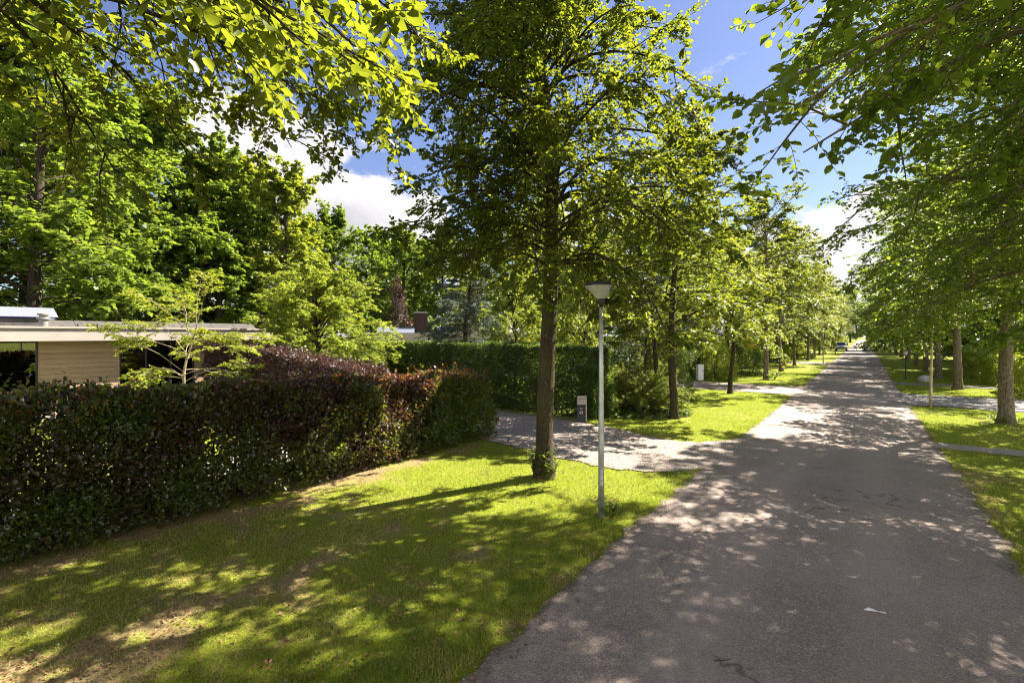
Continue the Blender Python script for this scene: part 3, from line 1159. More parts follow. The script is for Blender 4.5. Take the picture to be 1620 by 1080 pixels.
# ------------------------------------------------------------------ hedges
def hedge(name, s0, s1, n0, n1, H, leaf, count, mat, label, seed, copper=None, top_round=0.2, core=0.35, shoots=0, ratio=0.62, stems=True, taper_end=None, stem_mat=None):
    """a clipped hedge: leaves through a box in road coordinates, thickest near its faces, with stems inside"""
    rng = np.random.default_rng(seed)
    Ls, Ln = s1 - s0, n1 - n0
    face = rng.uniform(0, 1, count)
    s = rng.uniform(s0, s1, count)
    n = rng.uniform(n0, n1, count)
    z = rng.uniform(0.02, 1, count) ** 0.93 * H
    # push most leaves towards the shell
    depth = np.abs(rng.normal(0, 0.12, count))
    area = np.array([Ls * H, Ls * H, Ln * H, Ln * H, Ls * Ln])
    which = np.searchsorted(np.cumsum(area / area.sum()), rng.uniform(0, 1, count))
    shell = face > core
    n = np.where(shell & (which == 0), n1 - depth, n)
    n = np.where(shell & (which == 1), n0 + depth, n)
    s = np.where(shell & (which == 2), s1 - depth, s)
    s = np.where(shell & (which == 3), s0 + depth, s)
    z = np.where(shell & (which == 4), H - depth * 0.7, z)
    # uneven surface
    bulge = (fbm(s * 1.9 + n, z * 1.9, seed, 4) - 0.5) * 0.42
    cn = (n - (n0 + n1) / 2) / (Ln / 2)
    cs = (s - (s0 + s1) / 2) / (Ls / 2)
    n = n + np.sign(cn) * np.abs(cn) ** 2 * bulge
    s = s + np.sign(cs) * np.abs(cs) ** 8 * bulge
    z = z + np.clip(z / H, 0, 1) ** 4 * (fbm(s * 1.3, n * 1.3, seed + 5, 3) - 0.5) * 0.3
    z = z - top_round * np.abs(cn) ** 4 * (z / H) ** 2
    if taper_end is not None:
        z = z * taper_end(s, n)
    x, y = WA(s, n)
    out_s = np.where(which == 2, 1.0, np.where(which == 3, -1.0, 0)) * shell
    out_n = np.where(which == 0, 1.0, np.where(which == 1, -1.0, 0)) * shell
    ox, oy = WA(out_s, out_n)
    oz = np.where(which == 4, 1.0, 0.0) * shell
    outv = np.stack([ox, oy, oz], 1)
    d = unit(outv * 0.6 + rng.normal(0, 0.6, (count, 3)) + UP * 0.15)
    m = unit(outv * 0.6 + UP * 0.6 + rng.normal(0, 0.5, (count, 3)))
    B = np.stack([x, y, np.maximum(z, 0.02)], 1)
    hole = fbm(s * 2.6 + n * 0.9, z * 2.6 + n * 0.9, seed + 9, 3)
    ok = hole + rng.normal(0, 0.07, count) > 0.33
    B, d, m = B[ok], d[ok], m[ok]
    count = len(B)
    S = leaf * rng.uniform(0.6, 1.25, count)
    if shoots:                                   # unclipped shoots standing out of the top
        k = shoots
        ss = rng.uniform(s0, s1, k)
        nn = rng.uniform(n0 + 0.1, n1 - 0.1, k)
        sx, sy = WA(ss, nn)
        hz = np.full(k, H - 0.08) if taper_end is None else (H - 0.08) * taper_end(ss, nn)
        P = grow(np.stack([sx, sy, hz], 1), np.stack([rng.normal(0, 0.45, k), rng.normal(0, 0.45, k), np.ones(k)], 1), rng.uniform(0.12, 0.42, k), 5, 0.3, 0.12, rng)
        b2, d2, m2, s2 = leaves_on(P, 7, leaf, rng, hang=-0.1, flat=0.5)
        B, d, m, S = np.concatenate([B, b2]), np.concatenate([d, d2]), np.concatenate([m, m2]), np.concatenate([S, s2])
    V, q, tint = leaf_geo(B, d, m, S, rng, ratio)
    at = {'tint': tint}
    if copper is not None:
        sB = B[:, 0] * DX + B[:, 1] * DY
        cu = copper(sB, B[:, 2], rng)
        at['copper'] = np.repeat(cu, 6)
    root = empty(name, (0, 0, 0))
    put('foliage', np_mesh(name + '_foliage', V, q, attrs=at), mat, root)
    if stems:
        k = int(Ls * 3.2)
        ss = np.linspace(s0 + 0.15, s1 - 0.15, k) + rng.normal(0, 0.05, k)
        nn = (n0 + n1) / 2 + rng.normal(0, Ln * 0.13, k)
        sx, sy = WA(ss, nn)
        hs = H * 0.85 * (taper_end(ss, nn) if taper_end is not None else 1)
        P = grow(np.stack([sx, sy, np.zeros(k)], 1), np.stack([rng.normal(0, 0.08, k), rng.normal(0, 0.08, k), np.ones(k)], 1), np.full(k, 1.0) * hs, 8, 0.0, 0.06, rng)
        P2, L2 = children(P, np.full(k, H), 9, 0.1, 0.95, 0.26, 1.0, rng, 0.2, 5, -0.1, 0.1)
        parts = [tubes(P, np.full(k, 0.024), np.full(k, 0.008), 6), tubes(P2, np.full(len(L2), 0.007), np.full(len(L2), 0.003), 4)]
        if shoots:
            parts.append(tubes(grow(P[:, -1], P[:, -1] - P[:, -2], np.full(k, 0.2), 3, 0, 0.1, rng), np.full(k, 0.006), np.full(k, 0.003), 4))
        Vt, Qt = join(parts)
        put('stems', np_mesh(name + '_stems', Vt, Qt, smooth=True), stem_mat or M['bark_dark'], root)
    return tag(root, label, 'hedge')


def copper_front(s, z, rng):
    g = np.clip((s - 2.5) / 5.0, 0, 1)                    # greener towards the near end
    base = 0.27 + 0.22 * g + rng.normal(0, 0.13, len(s)) + 0.7 * (fbm(s * 1.1, z * 1.6, 15, 3) - 0.5)
    base = base - 0.5 * np.clip((s - 8.8) / 1.4, 0, 1) * np.clip((1.8 - z) / 0.3, 0, 1)
    tip = (z > 1.93 + rng.normal(0, 0.06, len(s))) & (rng.uniform(0, 1, len(s)) < 0.08 + 0.38 * np.clip((s - 6) / 5, 0, 1))
    return np.clip(np.where(tip, rng.uniform(0.72, 1.0, len(s)), np.minimum(base, 0.7)), 0, 1)


hedge('beech_hedge', -3.0, 11.9, -10.45, -9.2, 2.12, 0.078, 200000, M['copper'], 'long mixed copper and green beech hedge with red tips beside the front lawn', 31, copper_front, core=0.5, shoots=230, taper_end=lambda q, r: 1.07 - 0.15 * np.clip((q - 2) / 9, 0, 1))
hedge('purple_hedge', 9.6, 10.9, -23.4, -12.6, 2.62, 0.075, 90000, M['purple'], 'purple leaved hedge with sunlit top behind the front hedge', 33, core=0.3, shoots=500, top_round=0.0, taper_end=lambda q, r: 0.74 + 0.26 * np.clip((-12.6 - r) / 7, 0, 1))
hedge('clipped_hedge', 16.3, 17.7, -22.0, -8.0, 2.75, 0.075, 160000, M['hedge'], 'tall clipped dark green hedge across the gravel driveway', 35, core=0.25, shoots=60)


# ------------------------------------------------------------------ avenue trees
TREE_A = make_tree('avenue_tree', 101, 15.5, 0.185, 4.4, 3.45, 106, 13, 9, 9, 0.091, M['avenue'], M['bark_green'], e_lo=36, e_hi=72, droop=1.75, flat=0.4, bare_in=0.08, bend=0.5, ratio=0.7,
                   prof=lambda u: np.sqrt(np.clip(1 - ((u - 0.30) / 0.85) ** 2, 0.1, 1)),
                   extra=[(4.6, 20, 12, 3.0), (4.6, 330, 12, 2.6), (4.8, 290, 14, 2.6), (5.2, 180, 30, 3.0), (6.0, 170, 32, 3.4), (6.0, 10, 28, 4.2), (7.2, 5, 32, 4.4), (8.0, 185, 32, 3.6), (8.5, 0, 34, 4.2)])
TREE_L = make_tree('avenue_tree', 103, 14.0, 0.19, 5.6, 4.4, 84, 12, 9, 9, 0.088, M['avenue'], M['bark_green'], e_lo=22, e_hi=64, droop=1.0, flat=0.5, ratio=0.72,
                   extra=[(5.2, 2, 18, 4.2), (5.6, 16, 22, 4.4), (5.4, 36, 22, 4.2), (5.9, 62, 20, 4.2), (6.2, 84, 20, 4.4), (5.8, 28, 28, 5.0), (6.4, 48, 28, 5.0),
                          (6.6, 54, 26, 6.0), (6.8, 76, 24, 6.0), (7.4, 64, 28, 6.0), (7.0, 42, 26, 5.6)])
TREE_R = make_tree('roadside_beech', 107, 14.0, 0.24, 4.7, 5.3, 100, 14, 10, 9, 0.086, M['beech'], M['bark_grey'], e_lo=10, e_hi=60, droop=0.85, flat=0.68, ratio=0.68,
                   extra=[(4.2, 200, 5, 4.6), (4.3, 170, 5, 4.8), (4.4, 225, 6, 4.8), (5.0, 150, 8, 4.8), (4.8, 250, 8, 4.6), (5.4, 190, 10, 5.2), (4.6, 130, 6, 4.2), (5.8, 215, 12, 5.4),
                          (8.0, 310, 28, 5.6), (8.4, 317, 30, 5.8), (8.8, 304, 30, 5.6), (9.2, 312, 32, 5.8), (8.2, 185, 18, 5.8), (9.0, 172, 22, 5.9), (9.5, 190, 22, 5.7), (10.5, 180, 28, 5.4), (6.6, 178, 12, 5.8)])
TREE_F = make_tree('avenue_tree', 109, 11.5, 0.15, 3.4, 3.3, 56, 11, 8, 8, 0.14, M['avenue'], M['bark_green'], e_lo=10, e_hi=66, droop=0.95, fine=False)
TREE_H = make_tree('avenue_tree', 127, 11.0, 0.14, 3.0, 3.5, 50, 11, 8, 8, 0.135, M['avenue'], M['bark_green'], e_lo=30, e_hi=74, droop=1.3, fine=False, flat=0.45, bend=0.6,
                   prof=lambda u: np.sqrt(np.clip(1 - ((u - 0.28) / 0.8) ** 2, 0.1, 1)))
TREE_G = make_tree('roadside_beech', 113, 13.5, 0.195, 4.1, 4.5, 66, 11, 8, 8, 0.15, M['beech'], M['bark_grey'], e_lo=4, e_hi=58, droop=0.75, fine=False, flat=0.8)

GL = 'avenue trees along the left verge'
GR = 'avenue trees along the right verge'
place(TREE_L, W(-0.5, -5.7), 0, 'avenue tree overhanging the top left, its large near leaves above the house', 'tree', GL)
place(TREE_A, W(9.2, -5.7), 0, 'tall avenue tree with mossy trunk and leafy shoots at its foot by the lamp post', 'tree', GL)
left_row = [
    (18.5, 0.95, 'slim avenue tree on the lawn just beyond the gravel driveway'),
    (28.1, 0.80, 'slim avenue tree at the near edge of the second driveway, right of the white cabinet'),
    (38.3, 1.05, 'first avenue tree past the second driveway on the left verge'),
    (48.0, 1.10, 'second avenue tree past the second driveway on the left verge'),
    (57.8, 0.85, 'third avenue tree past the second driveway, before the far left driveway'),
    (70.0, 1.0, 'first avenue tree past the far left driveway'),
    (80.0, 1.1, 'second avenue tree past the far left driveway'),
    (90.5, 1.0, 'third avenue tree past the far left driveway, before the parked car'),
    (101.0, 1.1, 'last avenue tree before the parked silver car on the left'),
    (124.0, 1.1, 'first avenue tree behind the parked silver car on the left'),
    (136.0, 1.1, 'second avenue tree behind the parked silver car on the left'),
    (150.0, 1.2, 'third avenue tree behind the parked silver car on the left'),
    (170.0, 1.2, 'farthest avenue tree on the left where the road vanishes'),
]
rr = random.Random(4)
for i, (s, sc, lab) in enumerate(left_row):
    hero = i == 0
    mats = {'trunk': M['bark_green'] if i < 2 else M['bark_grey'], 'crown': M['avenue']}
    if i in (1, 6):
        mats['crown'] = M['lime']
    if i in (4, 8):
        mats['crown'] = M['wood']
    place(TREE_H if i % 2 else TREE_F, W(s, -5.7 + rr.uniform(-0.15, 0.15)), rr.uniform(0, 6.28), lab, 'tree', GL, (sc, sc, sc * rr.uniform(0.95, 1.05)), mats)
right_row = [
    (TREE_R, 4.2, 4.9, 0.95, 2.9, 'beech overhanging the road from the right, its near leaves at the top of the view'),
    (TREE_R, 14.6, 4.3, 1.0, 0.0, 'beech whose dark layered low branches hang over the right verge'),
    (TREE_G, 24.4, 4.1, 1.05, 1.0, 'thick grey beech trunk at the right edge, between footpath and side drive'),
    (TREE_G, 38.0, 4.4, 1.0, 2.0, 'grey beech just past the dark side drive on the right'),
    (TREE_G, 46.7, 4.35, 1.05, 3.1, 'second grey beech past the dark side drive, right of the boulder'),
    (TREE_G, 56.3, 4.4, 1.0, 4.1, 'third grey beech past the dark side drive on the right'),
    (TREE_G, 66.0, 4.4, 1.0, 5.0, 'fourth grey beech past the dark side drive on the right'),
    (TREE_G, 77.0, 4.4, 1.0, 0.6, 'fifth grey beech past the dark side drive on the right'),
    (TREE_G, 90.0, 4.4, 1.1, 1.6, 'sixth grey beech past the dark side drive on the right'),
    (TREE_G, 106.0, 4.4, 1.1, 2.6, 'seventh grey beech past the dark side drive on the right'),
    (TREE_G, 128.0, 4.4, 1.2, 3.6, 'eighth grey beech past the dark side drive on the right'),
    (TREE_G, 152.0, 4.4, 1.2, 4.6, 'farthest beech on the right where the road vanishes'),
]
for t, s, n, sc, rz, lab in right_row:
    place(t, W(s, n), rz, lab, 'tree', GR, sc)

# ------------------------------------------------------------------ background trees
oval = lambda u: np.sqrt(np.clip(1 - ((u - 0.42) / 0.62) ** 2, 0.06, 1))
BG_A = make_tree('broadleaf_tree', 201, 16, 0.30, 2.2, 5.4, 70, 11, 7, 8, 0.30, M['wood'], M['bark_dark'], fine=False, e_lo=5, e_hi=70, droop=0.6, prof=oval, flat=0.45, ratio=0.7)
BG_B = make_tree('broadleaf_tree', 203, 17, 0.26, 2.0, 4.4, 70, 10, 7, 8, 0.30, M['wood'], M['bark_dark'], fine=False, e_lo=15, e_hi=74, droop=0.5, flat=0.4, ratio=0.7)
BG_C = make_tree('horse_chestnut', 207, 16, 0.38, 1.6, 6.2, 64, 10, 7, 8, 0.34, M['chestnut'], M['bark_dark'], fine=False, e_lo=0, e_hi=66, droop=1.1, prof=oval, flat=0.75, ratio=0.55, hang=0.35)
SH_A = make_tree('garden_tree', 211, 6.2, 0.10, 0.7, 3.1, 70, 11, 8, 8, 0.12, M['lime'], M['bark_dark'], fine=False, e_lo=8, e_hi=75, droop=0.75, prof=lambda u: np.sqrt(np.clip(1 - ((u - 0.3) / 0.75) ** 2, 0.08, 1)), flat=0.5, ratio=0.7, bare_in=0.3)
BG = 'broadleaf trees of the wood behind the houses'
bg = [  # column, depth, top row, kind, label
    (40, 30, 180, 'C', 'dark horse chestnut with drooping leaves above the solar panel'),
    (-150, 26, 120, 'A', 'woodland tree at the far left edge behind the house'),
    (190, 44, 215, 'A', 'woodland tree right of the horse chestnut behind the house'),
    (55, 25, 40, 'A', 'tall woodland tree rising behind the house flue into the top left'),
    (235, 35, 165, 'A', 'tall woodland tree left of the cloud gap, over the golden tree'),
    (345, 38, 245, 'B', 'woodland tree at the left rim of the cloud gap'),
    (300, 40, 280, 'B', 'dark woodland tree behind the golden tree'),
    (390, 46, 270, 'A', 'woodland tree between the golden tree and the round lime green tree'),
    (455, 40, 275, 'B', 'woodland tree with high crown above the round lime green tree'),
    (525, 52, 345, 'A', 'woodland tree right behind the round lime green tree'),
    (590, 64, 368, 'B', 'lower pale woodland tree under the cloud, left of the cedar'),
    (640, 58, 372, 'A', 'rounded woodland tree left of the blue cedar'),
    (700, 70, 372, 'A', 'woodland tree behind the blue cedar'),
    (770, 60, 340, 'B', 'woodland tree left of the tall mossy avenue trunk'),
    (850, 56, 330, 'A', 'woodland tree behind the tall mossy avenue trunk'),
    (930, 50, 320, 'B', 'woodland tree behind the near lamp post'),
    (1000, 46, 330, 'A', 'woodland tree right of the near lamp post'),
    (1080, 60, 350, 'B', 'woodland tree behind the lawn avenue tree'),
    (1150, 75, 370, 'A', 'woodland tree beyond the second driveway'),
    (1215, 95, 400, 'A', 'woodland tree far up the left side of the road'),
    (1270, 130, 420, 'B', 'woodland tree farther up the left side, behind the row'),
    (130, 70, 250, 'B', 'woodland tree seen deep between the chestnut and its neighbour'),
    (480, 80, 350, 'B', 'woodland tree deep behind the high crowned tree'),
    (620, 95, 385, 'A', 'woodland tree deepest in the gap below the cloud'),
    (880, 90, 390, 'A', 'woodland tree deep behind the tall avenue tree'),
    (1040, 95, 390, 'A', 'woodland tree deep behind the pine'),
    (1545, 62, 250, 'A', 'garden tree behind the right row, over the bright hedge'),
    (1640, 42, 200, 'B', 'garden tree at the right edge behind the grey trunk'),
    (1490, 90, 330, 'A', 'garden tree farther up the right side behind the row'),
    (1440, 140, 400, 'B', 'garden tree far up the right side near the road end'),
    (1700, 60, 200, 'A', 'garden tree right of the view edge behind the bright hedge'),
    (1300, 300, 455, 'A', 'broad tree far behind the parked car'),
    (1355, 420, 478, 'A', 'tree left of the vanishing point, deepest of all'),
    (1385, 400, 474, 'B', 'tree right of the vanishing point, deepest of all'),
    (1440, 300, 450, 'A', 'broad tree far behind the right row end'),
    (1345, 215, 455, 'A', 'tree closing the road end, left of the road'),
    (1371, 330, 480, 'B', 'tree standing right at the end of the road'),
    (1400, 215, 455, 'A', 'tree closing the road end, right of the road'),
]
proto = {'A': (BG_A, 16.0), 'B': (BG_B, 17.0), 'C': (BG_C, 16.0)}
for i, (px, dep, top, kd, lab) in enumerate(bg):
    t, h0 = proto[kd]
    h = EYE + (530 - top) / 780 * dep
    sc = h / (h0 * 1.02)
    mats = None
    if kd != 'C' and i % 4 == 1:
        mats = {'crown': M['chestnut']}
    if i in (7, 8, 14, 15):
        mats = {'crown': M['lime']}
    w = sc * rr.uniform(0.9, 1.15)
    place(t, view_spot(px, dep), rr.uniform(0, 6.28), lab, 'tree', BG if kd != 'C' else None, (w, w, sc), mats)

GT = 'garden trees and tall shrubs beyond the hedges'
gt = [  # column, depth, top row, width px, mat, label
    (815, 25, 440, 150, 'lime', 'yellow green garden tree above the clipped hedge, left of the mossy trunk'),
    (925, 23, 400, 150, 'lime', 'yellow green garden tree with forked stem behind the near lamp post'),
    (1020, 34, 430, 150, 'wood', 'mid green garden tree behind the pine'),
    (1090, 40, 430, 120, 'wood', 'garden tree behind the white cabinet'),
    (1150, 44, 405, 130, 'gold', 'bright yellow green garden tree behind the second driveway'),
    (1225, 62, 430, 110, 'lime', 'bright garden tree beyond the second driveway trees'),
    (1275, 80, 440, 90, 'lime', 'pale garden tree far along the left gardens'),
    (1305, 110, 450, 60, 'wood', 'garden tree far along the left gardens by the parked car'),
    (632, 48, 455, 50, 'purple', 'small purple leaved tree left of the dark chimney'),
    (760, 40, 430, 110, 'wood', 'garden tree between the cedar and the mossy trunk'),
    (1600, 44, 470, 150, 'wood', 'garden tree over the bright hedge at the right edge'),
    (1530, 60, 480, 110, 'chestnut', 'dark garden tree behind the right hand trunks'),
    (1465, 80, 490, 80, 'wood', 'garden tree farther along the right gardens'),
    (1420, 120, 500, 50, 'wood', 'garden tree farthest along the right gardens'),
]
for px, dep, top, wpx, mt, lab in gt:
    h = EYE + (530 - top) / 780 * dep
    w = wpx / 780 * dep / 6.9
    place(SH_A, view_spot(px, dep), rr.uniform(0, 6.28), lab, 'tree', GT, (w, w, h / 6.6), {'crown': M[mt]})

ROUND = make_tree('garden_tree', 217, 5.6, 0.11, 0.5, 3.5, 110, 11, 8, 9, 0.105, M['lime_bright'], M['bark_dark'], fine=False, e_lo=2, e_hi=66, droop=0.85,
                  prof=lambda u: 1.0 - 0.42 * u ** 2.5, flat=0.55, ratio=0.66, bare_in=0.35, trunk_top=0.8)
place(ROUND, view_spot(500, 22.6), 0.7, 'broad round lime green garden tree behind the purple hedge', 'tree', GT)

# small golden tree before the house: thin, open, layered
GOLD = make_tree('golden_tree', 221, 4.2, 0.05, 1.4, 2.7, 15, 9, 9, 9, 0.085, M['gold'], M['bark_pale'], fine=True, e_lo=20, e_hi=62, droop=0.75, flat=0.75, ratio=0.42, bare_in=0.42,
                 prof=lambda u: 0.75 + 0.4 * u, flare=0.2, trunk_top=0.8, extra=[(1.6, 160, 20, 2.2), (1.7, 10, 22, 2.6), (1.8, 200, 40, 2.8), (2.4, 165, 42, 3.2), (2.2, 340, 30, 3.0), (2.6, 20, 32, 3.0), (2.8, 190, 30, 2.8)])
place(GOLD, view_spot(297, 17.5), 0, 'small open golden leaved tree with thin pale stems before the bungalow', 'tree')

# blue cedar
CEDAR = make_tree('blue_cedar', 231, 9.2, 0.16, 1.4, 3.6, 80, 11, 8, 12, 0.15, M['cedar'], M['bark_dark'], fine=False, e_lo=5, e_hi=45, droop=1.15, flat=0.85, ratio=0.22, hang=0.2,
                  prof=lambda u: 1.0 - 0.72 * u)
place(CEDAR, view_spot(738, 29), 0.5, 'grey blue cedar with drooping sprays behind the clipped hedge', 'tree')
# pine with bare lower trunk
PINE = make_tree('pine_tree', 233, 6.6, 0.15, 2.4, 2.6, 34, 9, 8, 12, 0.13, M['pine'], M['bark_dark'], fine=False, e_lo=0, e_hi=50, droop=0.1, flat=0.75, ratio=0.2, hang=-0.2,
                 prof=lambda u: 1.0 - 0.6 * u)
place(PINE, view_spot(1036, 27), 0, 'dark pine with bare spreading branches behind the junipers', 'tree')


# ------------------------------------------------------------------ shrubs
def round_shrub(name, loc, rx, ry, H, leaf, count, mat, label, seed, flatness=0.4, lumps=0.3, ratio=0.6, cat='shrub', group=None):
    rng = np.random.default_rng(seed)
    d = unit(rng.normal(0, 1, (count, 3)))
    d[:, 2] = np.abs(d[:, 2]) * 1.0
    az = np.arctan2(d[:, 1], d[:, 0])
    lump = 1 + lumps * (fbm(az * 1.6 + 5, d[:, 2] * 3.0, seed, 3) - 0.5) * 2
    rad = np.clip(1 - np.abs(rng.normal(0, 0.13, count)), 0.2, 1) * lump
    B = d * np.array([rx, ry, H]) * rad[:, None]
    B[:, 2] = np.maximum(B[:, 2], 0.03)
    low = B[:, 2] < H * 0.2
    B[low, :2] *= 0.92
    dd = unit(d * 0.6 + rng.normal(0, 0.55, (count, 3)) + UP * 0.1)
    m = unit(d * 0.5 + UP * 0.5 + rng.normal(0, 0.45, (count, 3)))
    V, q, tint = leaf_geo(B, dd, m, leaf * rng.uniform(0.6, 1.25, count), rng, ratio, fine=False)
    root = empty(name, loc)
    put('foliage', np_mesh(name + '_foliage', V, q, attrs={'tint': tint}), mat, root)
    k = 14
    P = grow(np.zeros((k, 3)) + rng.normal(0, 0.06, (k, 3)) * np.array([1, 1, 0]), np.stack([rng.normal(0, 0.5, k), rng.normal(0, 0.5, k), np.ones(k)], 1), np.full(k, H * 0.8), 6, 0.2, 0.08, rng)
    P[..., 0] *= min(1, rx / H)
    P[..., 1] *= min(1, ry / H)
    Vt, Qt = tubes(P, np.full(k, 0.03), np.full(k, 0.008), 5)
    put('stems', np_mesh(name + '_stems', Vt, Qt, smooth=True), M['bark_dark'], root)
    return tag(root, label, cat, group)


def spreading_juniper(loc, R, H, label, seed):
    """arching feathery shoots fanning out from one root"""
    rng = np.random.default_rng(seed)
    k = 95
    az = rng.uniform(0, 6.28, k)
    el = np.radians(rng.uniform(18, 68, k))
    d = np.stack([np.cos(az) * np.cos(el), np.sin(az) * np.cos(el), np.sin(el)], 1)
    L = R * rng.uniform(0.7, 1.15, k) * (0.75 + 0.35 * np.cos(el))
    P = grow(np.zeros((k, 3)), d, L, 9, 0.55, 0.05, rng)
    P[..., 2] *= H / (R * 0.75)
    P[..., 2] = np.maximum(P[..., 2], 0.05)
    P2, L2 = children(P, L, 14, 0.3, 1.0, 0.26, 0.6, rng, 0.6, 5, 0.2, 0.08, 0.4)
    P3, L3 = children(P2, L2, 6, 0.1, 1.0, 0.4, 0.6, rng, 0.5, 3, 0.2, 0.08)
    lb = [leaves_on(P3, 9, 0.095, rng, 0.6, 0.4), leaves_on(P2, 8, 0.095, rng, 0.6, 0.4)]
    B, D, Mn, S = (np.concatenate([x[j] for x in lb]) for j in range(4))
    V, q, tint = leaf_geo(B, D, Mn, S, rng, 0.3, fine=False)
    root = empty('juniper', loc)
    put('foliage', np_mesh('juniper_foliage', V, q, attrs={'tint': tint}), M['juniper'], root)
    Vt, Qt = join([tubes(P, np.full(k, 0.02), np.full(k, 0.006), 5), tubes(P2, np.full(len(L2), 0.006), np.full(len(L2), 0.003), 3)])
    put('stems', np_mesh('juniper_stems', Vt, Qt, smooth=True), M['bark_dark'], root)
    return tag(root, label, 'shrub')


spreading_juniper(view_spot(1012, 20.5), 1.9, 1.7, 'spreading feathery juniper at the edge of the front lawn', 51)
round_shrub('clipped_shrub', view_spot(1066, 23.5), 0.95, 0.95, 2.0, 0.06, 9000, M['box'], 'rounded clipped green shrub beside the juniper', 53, lumps=0.12)
round_shrub('leafy_shrub', view_spot(945, 19.3), 0.8, 0.8, 2.3, 0.085, 5000, M['weed'], 'loose leafy shrub at the end of the clipped hedge by the letterbox', 55, lumps=0.35)
round_shrub('variegated_shrub', view_spot(1133, 35), 1.5, 1.4, 2.6, 0.11, 8000, M['lime'], 'pale sunlit leafy shrub right of the white cabinet', 57, lumps=0.3)
round_shrub('dark_shrub', view_spot(1088, 36), 1.6, 1.5, 2.2, 0.10, 8000, M['hedge'], 'dark green shrub behind the white cabinet', 59, lumps=0.3)
round_shrub('clipped_shrub', view_spot(1165, 39), 2.0, 1.8, 2.6, 0.10, 9000, M['hedge'], 'dark rounded clipped shrub behind the second driveway tree', 61, lumps=0.12)
round_shrub('clipped_shrub', view_spot(1212, 50), 1.9, 1.8, 1.7, 0.12, 6000, M['hedge'], 'dark low clipped shrub behind the first tree past the second driveway', 63, lumps=0.15)
round_shrub('columnar_conifer', view_spot(1218, 60), 1.2, 1.2, 5.0, 0.16, 5000, M['pine'], 'dark narrow conifer behind the first tree past the second driveway', 65, lumps=0.15)
round_shrub('dark_shrub', view_spot(975, 22.5), 1.3, 1.2, 2.9, 0.09, 9000, M['pine'], 'tall dark shrub in the shade behind the near lamp post', 67, lumps=0.35)
round_shrub('orange_shrub', view_spot(1181, 46), 0.7, 0.7, 3.3, 0.12, 1800, leaf_mat('orange_leaf', (0.30, 0.14, 0.02), (0.50, 0.27, 0.03), (0.7, 0.35, 0.03)), 'slender orange leaved shrub above the dark rounded shrub', 69, lumps=0.4)
round_shrub('dark_shrub', view_spot(1388, 92), 2.4, 2.2, 2.6, 0.2, 5000, M['hedge'], 'dark shrub overhanging the right road edge far away', 71, lumps=0.35)
round_shrub('leafy_shrub', view_spot(1262, 66), 2.2, 2.0, 2.4, 0.16, 5000, M['wood'], 'leafy shrub beside the far left driveway', 73, lumps=0.35)
round_shrub('leafy_shrub', view_spot(1320, 120), 3.0, 2.5, 3.0, 0.25, 4000, M['wood'], 'leafy shrub left of the parked car', 75, lumps=0.35)

hedge('bright_hedge', 34.2, 38.9, 6.3, 7.8, 1.95, 0.10, 14000, M['lime'], 'bright sunlit yellow green hedge behind the grey trunk on the right', 77, shoots=80, top_round=0.4, core=0.3)
hedge('bright_hedge', 41.4, 56.0, 6.4, 7.9, 1.95, 0.11, 26000, M['lime'], 'sunlit green hedge beyond the right footpath, behind the beech row', 79, shoots=40, core=0.3)
hedge('garden_hedge', 44.0, 120.0, 11.0, 12.6, 2.4, 0.2, 26000, M['wood'], 'long garden hedge running behind the right row of beeches', 81, core=0.2, stems=True)
hedge('garden_hedge', 36.0, 61.0, -16.2, -14.6, 2.6, 0.16, 20000, M['wood'], 'garden hedge behind the second driveway on the left', 83, core=0.2)
hedge('garden_hedge', 67.0, 150.0, -12.2, -10.6, 2.6, 0.22, 26000, M['wood'], 'long garden hedge far along the left verge', 85, core=0.2)


def ground_cover():
    rng = np.random.default_rng(91)
    N = 9000
    a = rng.uniform(0, 6.28, N)
    r = np.sqrt(rng.uniform(0, 1, N))
    c = view_spot(1000, 19.3)
    x = c.x + np.cos(a) * r * 2.3
    y = c.y + np.sin(a) * r * 1.1
    k = rng.uniform(0, 1, N) < 0.6
    P = np.stack([x, y, 0.04 + 0.16 * rng.uniform(0, 1, N) * (1 - r ** 2)], 1)[k]
    o = scatter_leaves('ground_cover', P, 0.09, M['hedge'], rng, 0.55, 0)
    kind(o, 'stuff')
    tag(o, 'low dark ground cover under the juniper', 'ground cover')


ground_cover()


def foot_shoots(loc, R, H, count, leaf, label, seed, name='tree_shoots', cat='shoots'):
    rng = np.random.default_rng(seed)
    k = count
    az = rng.uniform(0, 6.28, k)
    base = np.stack([np.cos(az) * R, np.sin(az) * R, np.full(k, 0.02)], 1)
    sp = 0.16 if name == 'tree_shoots' else 0.45
    d = np.stack([np.cos(az) * sp, np.sin(az) * sp, np.ones(k)], 1)
    P = grow(base, d, H * rng.uniform(0.5, 1.1, k), 6, 0.5, 0.1, rng)
    B, D, Mn, S = leaves_on(P, 9, leaf, rng)
    V, q, tint = leaf_geo(B, D, Mn, S, rng)
    root = empty(name, loc)
    put('leaves', np_mesh(name + '_leaves', V, q, attrs={'tint': tint}), M['box'] if name == 'tree_shoots' else M['weed'], root)
    Vt, Qt = tubes(P, np.full(k, 0.004), np.full(k, 0.002), 4)
    put('stems', np_mesh(name + '_stems', Vt, Qt), M['bark_green'], root)
    return tag(root, label, cat)


